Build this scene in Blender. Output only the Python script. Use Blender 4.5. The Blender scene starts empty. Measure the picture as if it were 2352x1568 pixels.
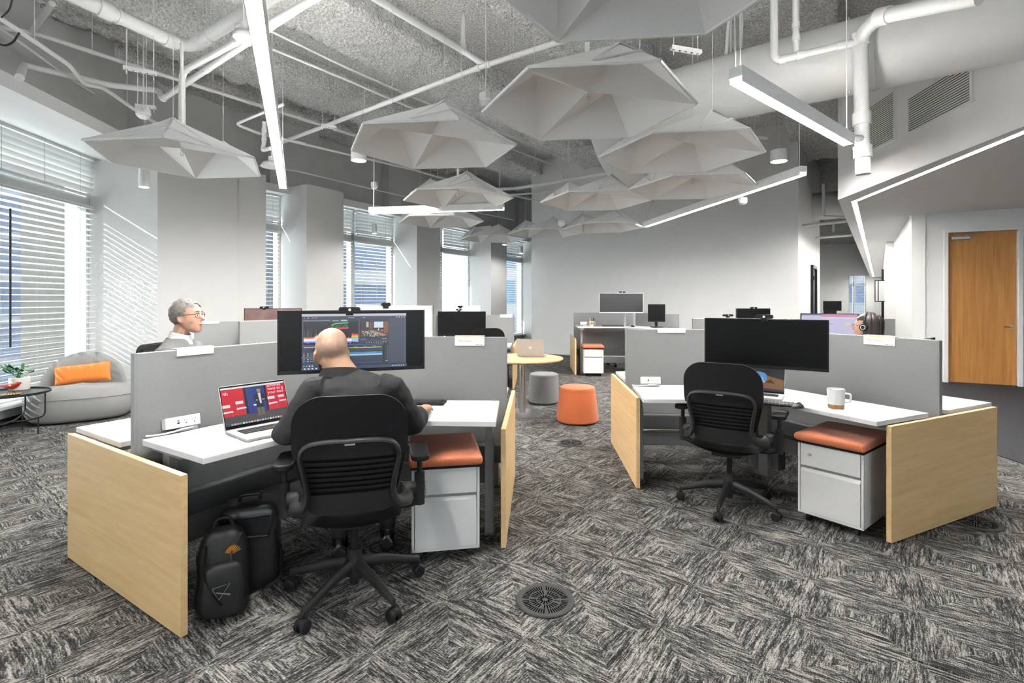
import bpy, bmesh, math, random
from mathutils import Vector, Matrix
random.seed(7)
scene = bpy.context.scene
COL = scene.collection
PI = math.pi

# ------------------------------------------------------------------ camera
F = 1176.0          # focal length in pixels of the 2352 wide frame
EYE = 1.49
HOR = 688.0         # row of the horizon
cd = bpy.data.cameras.new('camera')
cd.sensor_width = 36.0
cd.lens = 36.0 * F / 2352.0
cd.shift_y = (HOR - 784.0) / 2352.0
cd.clip_end = 300
cam = bpy.data.objects.new('camera', cd)
COL.objects.link(cam)
cam.location = (0, 0, EYE)
cam.rotation_euler = (PI / 2, 0, 0)
scene.camera = cam

# ------------------------------------------------------------------ world, sun, exposure
world = bpy.data.worlds.new('world')
scene.world = world
world.use_nodes = True
bg = world.node_tree.nodes['Background']
bg.inputs[0].default_value = (0.96, 0.98, 1.0, 1)
bg.inputs[1].default_value = 3.8
sd = bpy.data.lights.new('sun', 'SUN')
sd.energy = 5.5
sd.angle = math.radians(0.6)
sd.color = (1.0, 0.96, 0.9)
sun = bpy.data.objects.new('sun', sd)
COL.objects.link(sun)
SUN_DIR = Vector((0.78, 0.42, -0.54)).normalized()
sun.rotation_euler = SUN_DIR.to_track_quat('-Z', 'Y').to_euler()
sun.location = (-20, -10, 20)
scene.view_settings.view_transform = 'Standard'
scene.view_settings.look = 'None'
scene.view_settings.exposure = 0.70
scene.view_settings.gamma = 1.0
scene.view_settings.use_curve_mapping = False
scene.cycles.max_bounces = 5
scene.cycles.diffuse_bounces = 3
scene.cycles.glossy_bounces = 2
scene.cycles.transmission_bounces = 2
scene.cycles.transparent_max_bounces = 8
scene.cycles.adaptive_threshold = 0.2
scene.cycles.sample_clamp_indirect = 6.0
scene.cycles.caustics_reflective = False
scene.cycles.caustics_refractive = False
LAMP = 175.0         # radiance of the linear lamp lenses

def P(px, py, z):
    """point of the place at height z seen at that pixel of the photograph"""
    d = F * (EYE - z) / (py - HOR)
    return Vector(((px - 1176) / F * d, d, z))
def PD(px, py, d):
    return Vector(((px - 1176) / F * d, d, EYE - (py - HOR) / F * d))

# ------------------------------------------------------------------ materials
MATS = {}
def mat(name, col, rough=0.5, metal=0.0, var=0.04, scale=20.0, bump=0.0, bscale=60.0, spec=0.5, coat=0.0, sheen=0.0, stretch=None):
    if name in MATS: return MATS[name]
    m = bpy.data.materials.new(name); m.use_nodes = True
    nt = m.node_tree; b = nt.nodes['Principled BSDF']
    b.inputs['Roughness'].default_value = rough
    b.inputs['Metallic'].default_value = metal
    b.inputs['Specular IOR Level'].default_value = spec
    b.inputs['Coat Weight'].default_value = coat
    b.inputs['Sheen Weight'].default_value = sheen
    tc = nt.nodes.new('ShaderNodeTexCoord')
    vec = tc.outputs['Object']
    if stretch:
        mp = nt.nodes.new('ShaderNodeMapping'); mp.inputs['Scale'].default_value = stretch
        nt.links.new(vec, mp.inputs['Vector']); vec = mp.outputs[0]
    n = nt.nodes.new('ShaderNodeTexNoise'); n.inputs['Scale'].default_value = scale; n.inputs['Detail'].default_value = 4
    nt.links.new(vec, n.inputs['Vector'])
    r = nt.nodes.new('ShaderNodeValToRGB')
    r.color_ramp.elements[0].position = 0.3; r.color_ramp.elements[1].position = 0.7
    r.color_ramp.elements[0].color = tuple(max(0, c * (1 - var)) for c in col) + (1,)
    r.color_ramp.elements[1].color = tuple(min(1, c * (1 + var)) for c in col) + (1,)
    nt.links.new(n.outputs['Fac'], r.inputs[0]); nt.links.new(r.outputs[0], b.inputs['Base Color'])
    if bump:
        n2 = nt.nodes.new('ShaderNodeTexNoise'); n2.inputs['Scale'].default_value = bscale; n2.inputs['Detail'].default_value = 3
        nt.links.new(vec, n2.inputs['Vector'])
        bp = nt.nodes.new('ShaderNodeBump'); bp.inputs['Strength'].default_value = bump; bp.inputs['Distance'].default_value = 0.01
        nt.links.new(n2.outputs['Fac'], bp.inputs['Height']); nt.links.new(bp.outputs[0], b.inputs['Normal'])
    MATS[name] = m
    return m

def emit(name, col, strength):
    if name in MATS: return MATS[name]
    m = bpy.data.materials.new(name); m.use_nodes = True
    nt = m.node_tree; nt.nodes.remove(nt.nodes['Principled BSDF'])
    e = nt.nodes.new('ShaderNodeEmission'); e.inputs[0].default_value = col + (1,); e.inputs[1].default_value = strength
    nt.links.new(e.outputs[0], nt.nodes['Material Output'].inputs[0])
    MATS[name] = m
    return m

def wood(name, c0, c1, scale=(1.0, 14.0, 14.0), rough=0.42, bands=6.0):
    if name in MATS: return MATS[name]
    m = mat(name, c0, rough)
    nt = m.node_tree; b = nt.nodes['Principled BSDF']
    tc = [n for n in nt.nodes if n.type == 'TEX_COORD'][0]
    mp = nt.nodes.new('ShaderNodeMapping'); mp.inputs['Scale'].default_value = scale
    nt.links.new(tc.outputs['Object'], mp.inputs[0])
    n1 = nt.nodes.new('ShaderNodeTexNoise'); n1.inputs['Scale'].default_value = bands; n1.inputs['Detail'].default_value = 8; n1.inputs['Distortion'].default_value = 0.4
    nt.links.new(mp.outputs[0], n1.inputs['Vector'])
    n2 = nt.nodes.new('ShaderNodeTexNoise'); n2.inputs['Scale'].default_value = bands * 6; n2.inputs['Detail'].default_value = 3
    nt.links.new(mp.outputs[0], n2.inputs['Vector'])
    mx = nt.nodes.new('ShaderNodeMath'); mx.operation = 'MULTIPLY_ADD'; mx.inputs[1].default_value = 0.3
    nt.links.new(n2.outputs['Fac'], mx.inputs[0]); nt.links.new(n1.outputs['Fac'], mx.inputs[2])
    r = nt.nodes.new('ShaderNodeValToRGB')
    r.color_ramp.elements[0].position = 0.42; r.color_ramp.elements[1].position = 0.9
    r.color_ramp.elements[0].color = c0 + (1,); r.color_ramp.elements[1].color = c1 + (1,)
    nt.links.new(mx.outputs[0], r.inputs[0]); nt.links.new(r.outputs[0], b.inputs['Base Color'])
    MATS[name] = m
    return m

def vcol(name, strength=1.0, emission=True, rough=0.4):
    """flat print and screen pictures: the colour of each piece comes from its 'Col' attribute"""
    if name in MATS: return MATS[name]
    m = bpy.data.materials.new(name); m.use_nodes = True
    nt = m.node_tree; b = nt.nodes['Principled BSDF']
    a = nt.nodes.new('ShaderNodeVertexColor'); a.layer_name = 'Col'
    if emission:
        b.inputs['Base Color'].default_value = (0.01, 0.01, 0.01, 1)
        nt.links.new(a.outputs[0], b.inputs['Emission Color']); b.inputs['Emission Strength'].default_value = strength
        b.inputs['Roughness'].default_value = 0.3; m.cycles.emission_sampling = 'NONE'
    else:
        nt.links.new(a.outputs[0], b.inputs['Base Color']); b.inputs['Roughness'].default_value = rough
    MATS[name] = m
    return m

def glass_mat():
    m = bpy.data.materials.new('window_glass'); m.use_nodes = True
    nt = m.node_tree; nt.nodes.remove(nt.nodes['Principled BSDF'])
    t = nt.nodes.new('ShaderNodeBsdfTransparent'); t.inputs[0].default_value = (0.93, 0.97, 0.98, 1)
    g = nt.nodes.new('ShaderNodeBsdfGlossy'); g.inputs['Roughness'].default_value = 0.03
    mx = nt.nodes.new('ShaderNodeMixShader'); mx.inputs[0].default_value = 0.06
    nt.links.new(t.outputs[0], mx.inputs[1]); nt.links.new(g.outputs[0], mx.inputs[2])
    nt.links.new(mx.outputs[0], nt.nodes['Material Output'].inputs[0])
    MATS['glass'] = m
    return m
GLASS = glass_mat()

M_WALL = mat('white_paint', (0.86, 0.86, 0.855), 0.6, var=0.015, scale=3, bump=0.03, bscale=220)
M_COLM = mat('column_paint', (0.66, 0.655, 0.645), 0.6, var=0.015, scale=3, bump=0.03, bscale=220)
M_CONC = mat('painted_concrete', (0.56, 0.56, 0.55), 0.85, var=0.06, scale=3, bump=0.15, bscale=30)
M_CEILP = mat('white_pipe_paint', (0.74, 0.74, 0.725), 0.4, var=0.02)
M_DUCT = mat('duct_wrap', (0.74, 0.735, 0.72), 0.5, var=0.03, scale=6, bump=0.5, bscale=7)
M_FELT = mat('white_felt', (0.87, 0.865, 0.855), 0.85, var=0.015, scale=60, bump=0.05, bscale=300)
M_FRAME = mat('window_frame_grey', (0.55, 0.57, 0.55), 0.4, var=0.02)
M_SLAT = mat('blind_slat_white', (0.80, 0.81, 0.81), 0.45, var=0.02)
M_STRING = mat('grey_cord', (0.25, 0.25, 0.25), 0.6)
M_BLACK = mat('black_plastic', (0.012, 0.012, 0.013), 0.45, var=0.1, spec=0.22)
M_BLACKM = mat('black_matte', (0.014, 0.014, 0.015), 0.6, var=0.1, spec=0.15)
M_DGREY = mat('dark_grey_plastic', (0.022, 0.022, 0.023), 0.45, var=0.06, spec=0.25)
M_CHFAB = mat('chair_black_fabric', (0.007, 0.007, 0.0075), 0.7, var=0.15, scale=120, bump=0.08, bscale=400, spec=0.12)
M_STEEL = mat('brushed_steel', (0.55, 0.55, 0.55), 0.32, 1.0, var=0.05, scale=40)
M_CHROME = mat('chrome', (0.7, 0.7, 0.7), 0.15, 1.0)
M_GMET = mat('grey_desk_metal', (0.26, 0.265, 0.27), 0.42, 0.0, var=0.03)
M_DMET = mat('charcoal_metal', (0.12, 0.122, 0.126), 0.45, 0.0, var=0.04)
M_WTOP = mat('white_laminate', (0.66, 0.66, 0.657), 0.25, var=0.01)
M_WMET = mat('white_enamel', (0.68, 0.68, 0.677), 0.3, var=0.01)
M_WPLA = mat('white_plastic', (0.85, 0.85, 0.84), 0.35, var=0.01)
M_DIV = mat('grey_divider_fabric', (0.228, 0.231, 0.235), 0.8, var=0.04, scale=150, bump=0.12, bscale=500)
M_EDGE = mat('divider_edge_grey', (0.22, 0.225, 0.23), 0.5)
M_OAK = wood('light_oak_laminate', (0.60, 0.40, 0.19), (0.72, 0.515, 0.275), (0.7, 9.0, 9.0), bands=4.0)
M_OAKT = wood('oak_table_top', (0.55, 0.36, 0.18), (0.70, 0.50, 0.28), (1.0, 9.0, 9.0))
M_DOOR = wood('orange_veneer_door', (0.46, 0.195, 0.045), (0.66, 0.31, 0.085), (16.0, 16.0, 0.7), bands=1.6)
M_ORANGE = mat('orange_felt', (0.50, 0.118, 0.033), 0.85, var=0.14, scale=160, bump=0.15, bscale=500, sheen=0.2)
M_SALMON = mat('salmon_tweed', (0.50, 0.145, 0.062), 0.9, var=0.28, scale=260, bump=0.2, bscale=500, sheen=0.2)
M_GFELT = mat('grey_felt', (0.20, 0.20, 0.205), 0.9, var=0.12, scale=150, bump=0.15, bscale=400)
M_LOUNGE = mat('grey_upholstery', (0.27, 0.27, 0.267), 0.9, var=0.06, scale=200, bump=0.1, bscale=500)
M_ALU = mat('laptop_aluminium', (0.58, 0.58, 0.575), 0.4, 0.45, var=0.02)
M_SCREEN = mat('dark_screen', (0.003, 0.003, 0.0035), 0.3, var=0.0, spec=0.2)
M_KEY = mat('key_black', (0.015, 0.015, 0.016), 0.5)
M_LAMPW = mat('lamp_white', (0.82, 0.82, 0.81), 0.4)
M_LENS = emit('lamp_lens', (1.0, 0.975, 0.94), LAMP)
M_UPGLOW = emit('added_up_glow', (1.0, 0.98, 0.95), LAMP * 0.3)  # upward glow added to brighten the ceiling deck
M_STRIP = emit('strip_lens', (1.0, 0.965, 0.91), 65.0)
M_CAN = emit('can_lens', (1.0, 0.97, 0.93), 500.0)
M_SKIN = mat('skin_tan', (0.37, 0.21, 0.13), 0.5, var=0.10, scale=30, bump=0.03, bscale=150)
M_SKIN2 = mat('skin_light', (0.42, 0.235, 0.165), 0.5, var=0.07, scale=30)
M_PIC = vcol('screen_picture', 0.62)
M_PRINT = vcol('flat_print', emission=False)

# ------------------------------------------------------------------ mesh building
class MB:
    def __init__(s):
        s.v = []; s.f = []; s.m = []; s.c = []; s.mi = 0; s.col = None; s.T = None
    def add(s, vs, fs):
        o = len(s.v)
        for p in vs:
            p = Vector(p)
            s.v.append(s.T @ p if s.T is not None else p)
        for f in fs:
            s.f.append([o + i for i in f]); s.m.append(s.mi); s.c.append(s.col)
        return s
    def box(s, c, d, rz=0.0, M=None):
        hx, hy, hz = d[0] / 2, d[1] / 2, d[2] / 2
        vs = [Vector((x, y, z)) for z in (-hz, hz) for x, y in ((-hx, -hy), (hx, -hy), (hx, hy), (-hx, hy))]
        R = M if M is not None else Matrix.Rotation(rz, 3, 'Z')
        vs = [R @ v + Vector(c) for v in vs]
        return s.add(vs, [(3, 2, 1, 0), (4, 5, 6, 7), (0, 1, 5, 4), (1, 2, 6, 5), (2, 3, 7, 6), (3, 0, 4, 7)])
    def prism(s, poly, z0, z1):
        n = len(poly)
        vs = [(p[0], p[1], z0) for p in poly] + [(p[0], p[1], z1) for p in poly]
        fs = [tuple(range(n - 1, -1, -1)), tuple(range(n, 2 * n))] + [(i, (i + 1) % n, n + (i + 1) % n, n + i) for i in range(n)]
        return s.add(vs, fs)
    def extrude(s, poly, vec):
        """closed planar polygon of 3-D points pushed along vec"""
        n = len(poly); vec = Vector(vec)
        vs = [Vector(p) for p in poly] + [Vector(p) + vec for p in poly]
        fs = [tuple(range(n - 1, -1, -1)), tuple(range(n, 2 * n))] + [(i, (i + 1) % n, n + (i + 1) % n, n + i) for i in range(n)]
        return s.add(vs, fs)
    def tube(s, pts, r, seg=10, cap=True, sc=(1, 1), up=None):
        pts = [Vector(p) for p in pts]; n = len(pts)
        rr = r if isinstance(r, (list, tuple)) else [r] * n
        vs = []; fs = []; side = None
        for i, p in enumerate(pts):
            t = (pts[min(i + 1, n - 1)] - pts[max(i - 1, 0)])
            if t.length < 1e-9: t = Vector((0, 0, 1))
            t.normalize()
            if side is None:
                ref = Vector(up) if up else (Vector((0, 0, 1)) if abs(t.z) < 0.9 else Vector((1, 0, 0)))
                side = t.cross(ref).normalized()
            else:
                side = (side - t * side.dot(t))
                side = side.normalized() if side.length > 1e-6 else t.orthogonal().normalized()
            o = t.cross(side).normalized()
            for k in range(seg):
                a = 2 * PI * k / seg
                vs.append(p + side * math.cos(a) * rr[i] * sc[0] + o * math.sin(a) * rr[i] * sc[1])
        for i in range(n - 1):
            for k in range(seg):
                a, b = i * seg + k, i * seg + (k + 1) % seg
                fs.append((a, b, b + seg, a + seg))
        if cap:
            fs.append(tuple(range(seg - 1, -1, -1))); fs.append(tuple((n - 1) * seg + k for k in range(seg)))
        return s.add(vs, fs)
    def lathe(s, prof, seg=24, c=(0, 0, 0), M=None, cap=True):
        vs = []; fs = []; n = len(prof)
        for r, z in prof:
            for k in range(seg):
                a = 2 * PI * k / seg
                p = Vector((r * math.cos(a), r * math.sin(a), z))
                vs.append((M @ p if M is not None else p) + Vector(c))
        for i in range(n - 1):
            for k in range(seg):
                a, b = i * seg + k, i * seg + (k + 1) % seg
                fs.append((a, b, b + seg, a + seg))
        if cap and prof[0][0] > 1e-5: fs.append(tuple(range(seg - 1, -1, -1)))
        if cap and prof[-1][0] > 1e-5: fs.append(tuple((n - 1) * seg + k for k in range(seg)))
        return s.add(vs, fs)
    def ell(s, c, r, seg=16, rings=10, M=None):
        prof = [(math.sin(PI * i / rings), -math.cos(PI * i / rings)) for i in range(rings + 1)]
        vs = []; fs = []
        for rad, z in prof:
            for k in range(seg):
                a = 2 * PI * k / seg
                p = Vector((max(rad, 1e-4) * math.cos(a) * r[0], max(rad, 1e-4) * math.sin(a) * r[1], z * r[2]))
                vs.append((M @ p if M is not None else p) + Vector(c))
        for i in range(rings):
            for k in range(seg):
                a, b = i * seg + k, i * seg + (k + 1) % seg
                fs.append((a, b, b + seg, a + seg))
        return s.add(vs, fs)
    def grid(s, fn, nu, nv, double=None):
        vs = [fn(i / nu, j / nv) for j in range(nv + 1) for i in range(nu + 1)]
        w = nu + 1
        fs = [(j * w + i, j * w + i + 1, (j + 1) * w + i + 1, (j + 1) * w + i) for j in range(nv) for i in range(nu)]
        return s.add(vs, fs)
    def quad(s, a, b, c, d): return s.add([a, b, c, d], [(0, 1, 2, 3)])
    def rrect(s, w, h, r, n=5):
        pts = []
        for cx, cy, a0 in ((w / 2 - r, h / 2 - r, 0), (-w / 2 + r, h / 2 - r, PI / 2), (-w / 2 + r, -h / 2 + r, PI), (w / 2 - r, -h / 2 + r, 1.5 * PI)):
            for k in range(n + 1):
                a = a0 + PI / 2 * k / n
                pts.append((cx + r * math.cos(a), cy + r * math.sin(a)))
        return pts
    def mesh(s, name):
        me = bpy.data.meshes.new(name)
        me.from_pydata([tuple(v) for v in s.v], [], s.f)
        if any(c is not None for c in s.c):
            at = me.color_attributes.new('Col', 'FLOAT_COLOR', 'CORNER')
            for p in me.polygons:
                c = s.c[p.index] or (1, 1, 1)
                for li in p.loop_indices: at.data[li].color = (c[0], c[1], c[2], 1)
        return me
    def build(s, name, m, parent=None, smooth=False, bevel=0.0, bseg=2, normals=True):
        me = s.mesh(name)
        ms = m if isinstance(m, (list, tuple)) else [m]
        for x in ms: me.materials.append(x)
        for p, k in zip(me.polygons, s.m): p.material_index = min(k, len(ms) - 1)
        if bevel or normals:
            b = bmesh.new(); b.from_mesh(me)
            if normals: bmesh.ops.recalc_face_normals(b, faces=b.faces)
            if bevel:
                ed = [e for e in b.edges if len(e.link_faces) == 2 and e.calc_face_angle(0) > 0.6]
                bmesh.ops.bevel(b, geom=ed, offset=bevel, segments=bseg, affect='EDGES', profile=0.5, clamp_overlap=True)
            b.to_mesh(me); b.free()
        if smooth:
            ang = smooth if isinstance(smooth, float) else 0.7
            me.polygons.foreach_set('use_smooth', [True] * len(me.polygons))
            try: me.set_sharp_from_angle(angle=ang)
            except Exception: pass
        o = bpy.data.objects.new(name, me)
        COL.objects.link(o)
        if parent is not None: o.parent = parent
        return o

def tag(o, label, cat, group=None):
    o['label'] = label; o['category'] = cat
    if group: o['group'] = group
    return o
def thing(name, label, cat, loc=(0, 0, 0), rz=0.0, group=None):
    o = bpy.data.objects.new(name, None); o.empty_display_size = 0.1
    COL.objects.link(o); o.location = loc; o.rotation_euler = (0, 0, rz)
    return tag(o, label, cat, group)
def struct(o):
    o['kind'] = 'structure'; return o
def children_of(o): return [c for c in COL.objects if c.parent == o]
def copy_tree(o, loc=None, rz=None, label=None, parent=None):
    c = o.copy(); COL.objects.link(c); c.parent = parent
    if loc is not None: c.location = loc
    if rz is not None: c.rotation_euler = (0, 0, rz)
    if label: c['label'] = label
    for ch in list(o.children): copy_tree(ch, parent=c)
    return c
def box_obj(name, c, d, m, parent=None, rz=0.0, bevel=0.0):
    return MB().box(c, d, rz).build(name, m, parent, bevel=bevel)
_tc = {}
def text_into(mb, text, size, origin, ux, uy, n=None, font_sp=1.0):
    """lettering as flat mesh: origin = left end of the baseline"""
    cu = bpy.data.curves.new('lettering', 'FONT'); cu.body = text; cu.size = size; cu.space_character = font_sp
    cu.resolution_u = 3
    ob = bpy.data.objects.new('lettering', cu)
    me = bpy.data.meshes.new_from_object(ob)
    ux = Vector(ux); uy = Vector(uy); origin = Vector(origin)
    mb.add([origin + ux * v.co.x + uy * v.co.y for v in me.vertices], [tuple(p.vertices) for p in me.polygons])
    w = max([v.co.x for v in me.vertices] or [0])
    bpy.data.objects.remove(ob); bpy.data.curves.remove(cu); bpy.data.meshes.remove(me)
    return w
# ------------------------------------------------------------------ carpet
def carpet():
    m = bpy.data.materials.new('patterned_carpet'); m.use_nodes = True
    nt = m.node_tree; N = nt.nodes; L = nt.links; b = N['Principled BSDF']
    b.inputs['Roughness'].default_value = 0.95; b.inputs['Specular IOR Level'].default_value = 0.15
    def math_(op, a, c=None, d=None):
        n = N.new('ShaderNodeMath'); n.operation = op
        for i, x in enumerate((a, c, d)):
            if x is None: continue
            if isinstance(x, (int, float)): n.inputs[i].default_value = x
            else: L.new(x, n.inputs[i])
        return n.outputs[0]
    g = N.new('ShaderNodeNewGeometry')
    rot = N.new('ShaderNodeVectorRotate'); rot.rotation_type = 'Z_AXIS'; rot.inputs['Angle'].default_value = math.radians(38)
    L.new(g.outputs['Position'], rot.inputs['Vector'])
    sep = N.new('ShaderNodeSeparateXYZ'); L.new(rot.outputs[0], sep.inputs[0])
    S = 1 / 0.45
    wp = N.new('ShaderNodeTexNoise'); wp.inputs['Scale'].default_value = 1.5; wp.inputs['Detail'].default_value = 0.0; L.new(g.outputs['Position'], wp.inputs['Vector'])
    wq = N.new('ShaderNodeSeparateColor'); L.new(wp.outputs['Color'], wq.inputs[0])
    def warp(a, b): return math_('MULTIPLY_ADD', math_('SUBTRACT', b, 0.5), 0.16, a)
    u = warp(math_('MULTIPLY', sep.outputs[0], S), wq.outputs[0]); v = warp(math_('MULTIPLY', sep.outputs[1], S), wq.outputs[1])
    fu = math_('SUBTRACT', math_('FRACT', u), 0.5); fv = math_('SUBTRACT', math_('FRACT', v), 0.5)
    au = math_('ABSOLUTE', fu); av = math_('ABSOLUTE', fv)
    cell = N.new('ShaderNodeCombineXYZ'); L.new(math_('FLOOR', u), cell.inputs[0]); L.new(math_('FLOOR', v), cell.inputs[1])
    wn = N.new('ShaderNodeTexWhiteNoise'); wn.noise_dimensions = '2D'; L.new(cell.outputs[0], wn.inputs['Vector'])
    msk = math_('GREATER_THAN', au, av)
    sel = math_('MULTIPLY', math_('SUBTRACT', fv, fu), msk)
    along = math_('ADD', fu, sel)
    across = math_('MAXIMUM', au, av)
    sgn = math_('ADD', math_('SIGN', math_('ADD', math_('MULTIPLY', math_('SUBTRACT', fu, fv), msk), fv)), math_('MULTIPLY', msk, 3.3))
    def stripes(ka, kb, seed, det):
        cv = N.new('ShaderNodeCombineXYZ')
        L.new(math_('MULTIPLY', across, ka), cv.inputs[0]); L.new(math_('MULTIPLY', along, kb), cv.inputs[1])
        L.new(math_('ADD', math_('MULTIPLY', wn.outputs['Value'], 40.0), math_('MULTIPLY_ADD', sgn, 5.7, seed)), cv.inputs[2])
        n = N.new('ShaderNodeTexNoise'); n.inputs['Scale'].default_value = 1.0; n.inputs['Detail'].default_value = det
        n.inputs['Roughness'].default_value = 0.6
        L.new(cv.outputs[0], n.inputs['Vector']); return n.outputs['Fac']
    s1 = stripes(34.0, 2.6, 0.0, 2.0); s2 = stripes(80.0, 13.0, 9.0, 1.0)
    fr_ = N.new('ShaderNodeVectorRotate'); fr_.rotation_type = 'Z_AXIS'; fr_.inputs['Angle'].default_value = math.radians(62); L.new(g.outputs['Position'], fr_.inputs['Vector'])
    fm = N.new('ShaderNodeMapping'); fm.inputs['Scale'].default_value = (620.0, 95.0, 1.0); L.new(fr_.outputs[0], fm.inputs['Vector'])
    fine = N.new('ShaderNodeTexNoise'); fine.inputs['Scale'].default_value = 1.0; fine.inputs['Detail'].default_value = 0; L.new(fm.outputs[0], fine.inputs['Vector'])
    mid = N.new('ShaderNodeTexNoise'); mid.inputs['Scale'].default_value = 6.0; mid.inputs['Detail'].default_value = 1; L.new(g.outputs['Position'], mid.inputs['Vector'])
    t = math_('ADD', math_('MULTIPLY_ADD', s1, 0.66, 0.075), math_('MULTIPLY', s2, 0.50))
    t = math_('ADD', t, math_('MULTIPLY', math_('SUBTRACT', fine.outputs['Fac'], 0.5), 0.52))
    t = math_('ADD', t, math_('MULTIPLY', math_('SUBTRACT', mid.outputs['Fac'], 0.5), 0.22))
    r = N.new('ShaderNodeValToRGB'); e = r.color_ramp.elements
    e[0].position = 0.53; e[0].color = (0.012, 0.012, 0.012, 1)
    e[1].position = 0.83; e[1].color = (0.31, 0.296, 0.276, 1)
    k = e.new(0.63); k.color = (0.045, 0.044, 0.042, 1)
    k = e.new(0.72); k.color = (0.15, 0.144, 0.135, 1)
    L.new(t, r.inputs[0]); L.new(r.outputs[0], b.inputs['Base Color'])
    bp = N.new('ShaderNodeBump'); bp.inputs['Strength'].default_value = 0.35; bp.inputs['Distance'].default_value = 0.006
    L.new(t, bp.inputs['Height']); L.new(bp.outputs[0], b.inputs['Normal'])
    return m
M_CARPET = carpet()
M_DCARP = mat('dark_plain_carpet', (0.045, 0.045, 0.048), 0.95, var=0.35, scale=90, bump=0.3, bscale=300, spec=0.1)

def f1(d, p=0.0):       # left window plane at depth d, p metres into the room
    return Vector((-6.126 - 0.124 * (d - 6.126) + 0.9924 * p, d + 0.1231 * p, 0))
def w2(t, p=0.0):       # rear window plane
    return Vector((-1.3 + 0.6 * t + 0.8575 * p, 16 + t - 0.5145 * p, 0))
CEIL = 5.35

# floor: sub-floor with the pattern, carpet tiles on it near the camera
FOOT = [f1(-7, -0.3), (13.2, -6.9), (13.2, 8), (30, 33), (30, 39), (19, 39), w2(4.7, -0.3), w2(-7.6, -0.3), f1(7.9, -0.3)]
fl = MB(); fl.prism(FOOT, -0.106, -0.006); floor = struct(fl.build('floor', M_CARPET))
cand = []
TS = 0.90; ca, sa = math.cos(math.radians(38)), math.sin(math.radians(38))
BX0, BX1 = P(2278, 1040, 0), P(2352, 1060, 0)
def plain_side(x, y): return x > 5.13 + 0.143 * (y - 8.06) - 0.30
for i in range(-30, 40):
    for j in range(-30, 40):
        u, v = (i + 0.5) * TS, (j + 0.5) * TS
        x, y = u * ca + v * sa, -u * sa + v * ca
        if y < 1.0 or y > 19: continue
        if abs(x) / y > 1.12: continue
        if x < f1(y).x + 0.75 and y < 8.4: continue
        if (Vector((x, y, 0)) - w2(0)).dot(Vector((0.8575, -0.5145, 0))) < 0.75: continue
        if (Vector((x, y, 0)) - Vector((0.547, 14.3, 0))).dot(Vector((-0.482, -0.876, 0))) < 0.5: continue
        if plain_side(x + 0.5, y): continue
        cand.append((y, x))
cand.sort()
tm = MB().box((0, 0, -0.003), (TS - 0.003, TS - 0.003, 0.006)).mesh('carpet_tile'); tm.materials.append(M_CARPET)
for y, x in cand[:300]:
    o = bpy.data.objects.new('carpet_tile', tm); COL.objects.link(o); o.parent = floor
    o.location = (x, y, 0); o.rotation_euler = (0, 0, -math.radians(38))
if len(cand) > 300:
    rest = MB()
    for y, x in cand[300:]: rest.box((x, y, -0.003), (TS - 0.003, TS - 0.003, 0.006), -math.radians(38))
    o = rest.build('carpet_tile', M_CARPET, floor); o['kind'] = 'stuff'
dc = MB(); dc.prism([(4.0, -6), (12.9, -6), (12.9, 7.0), (8.0, 9.3), (29, 36), (20, 37), (5.45, 11.9), (4.85, 8.1)], -0.005, 0.0025)
dco = dc.build('floor', M_DCARP); struct(dco); dco.name = 'floor_dark_carpet'

# ------------------------------------------------------------------ ceiling deck, rough sprayed beams
def rough_deck():
    m = mat('sprayed_fireproofing', (0.76, 0.755, 0.735), 0.95, var=0.32, scale=34, bump=1.0, bscale=26)
    nt = m.node_tree; b = nt.nodes['Principled BSDF']
    bp = [n for n in nt.nodes if n.type == 'BUMP'][0]; bp.inputs['Distance'].default_value = 0.05
    return m
M_ROUGH = rough_deck()
from mathutils import noise as mn
def rgh(p, a, s): return (mn.noise(p * s) + 0.5 * mn.noise(p * s * 2.7) + 0.3 * mn.noise(p * s * 6.1)) * a
dk = MB()
dk.grid(lambda a, b: (lambda x, y: Vector((x, y, CEIL + rgh(Vector((x, y, 0)), 0.02, 6))))(-6.35 + 13.4 * a, -3 + 23.5 * b), 134, 235)
ceiling = struct(dk.build('ceiling', M_ROUGH, smooth=3.0))
MB().prism(FOOT, CEIL + 0.05, CEIL + 0.25).build('deck_slab', mat('bare_deck', (0.30, 0.30, 0.29), 0.9, var=0.25, scale=4, bump=0.6, bscale=12), ceiling)
BD = Vector((0.565, 0.825, 0)); BN = Vector((0.825, -0.565, 0))
def beam(c, s0, s1, w, zb, nx):
    """downstand with ragged sprayed skin; c = point on the face turned to the room"""
    mb = MB(); c = Vector(c)
    prof = [(0.0, CEIL + 0.02), (0.0, (CEIL + zb) / 2), (0.02, zb + 0.04), (0.0, zb), (-0.06, zb - 0.02), (-w * 0.35, zb), (-w * 0.7, zb), (-w, zb), (-w, CEIL + 0.02)]
    pr = []
    for (a, z), (a2, z2) in zip(prof[:-1], prof[1:]):
        n = max(1, int(math.hypot(a2 - a, z2 - z) / 0.06))
        pr += [(a + (a2 - a) * k / n, z + (z2 - z) * k / n) for k in range(n)]
    pr.append(prof[-1]); nv = len(pr) - 1
    def fn(u, v):
        a, z = pr[int(round(v * nv))]
        p = c + BD * (s0 + (s1 - s0) * u) + BN * a; p.z = z
        if z < CEIL: p += Vector((rgh(p, 0.05, 7), rgh(p + Vector((9, 0, 0)), 0.05, 7), rgh(p + Vector((0, 9, 0)), 0.065, 9)))
        return p
    mb.grid(fn, nx, nv)
    return mb.build('ceiling_beam', M_ROUGH, ceiling, smooth=3.0)
beam((-0.43, 8.22, 0), -7.5, 9.0, 1.05, 4.95, 280)
beam((-3.2, 8.22, 0), -8.0, 7.5, 0.95, 4.95, 270)
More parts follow.
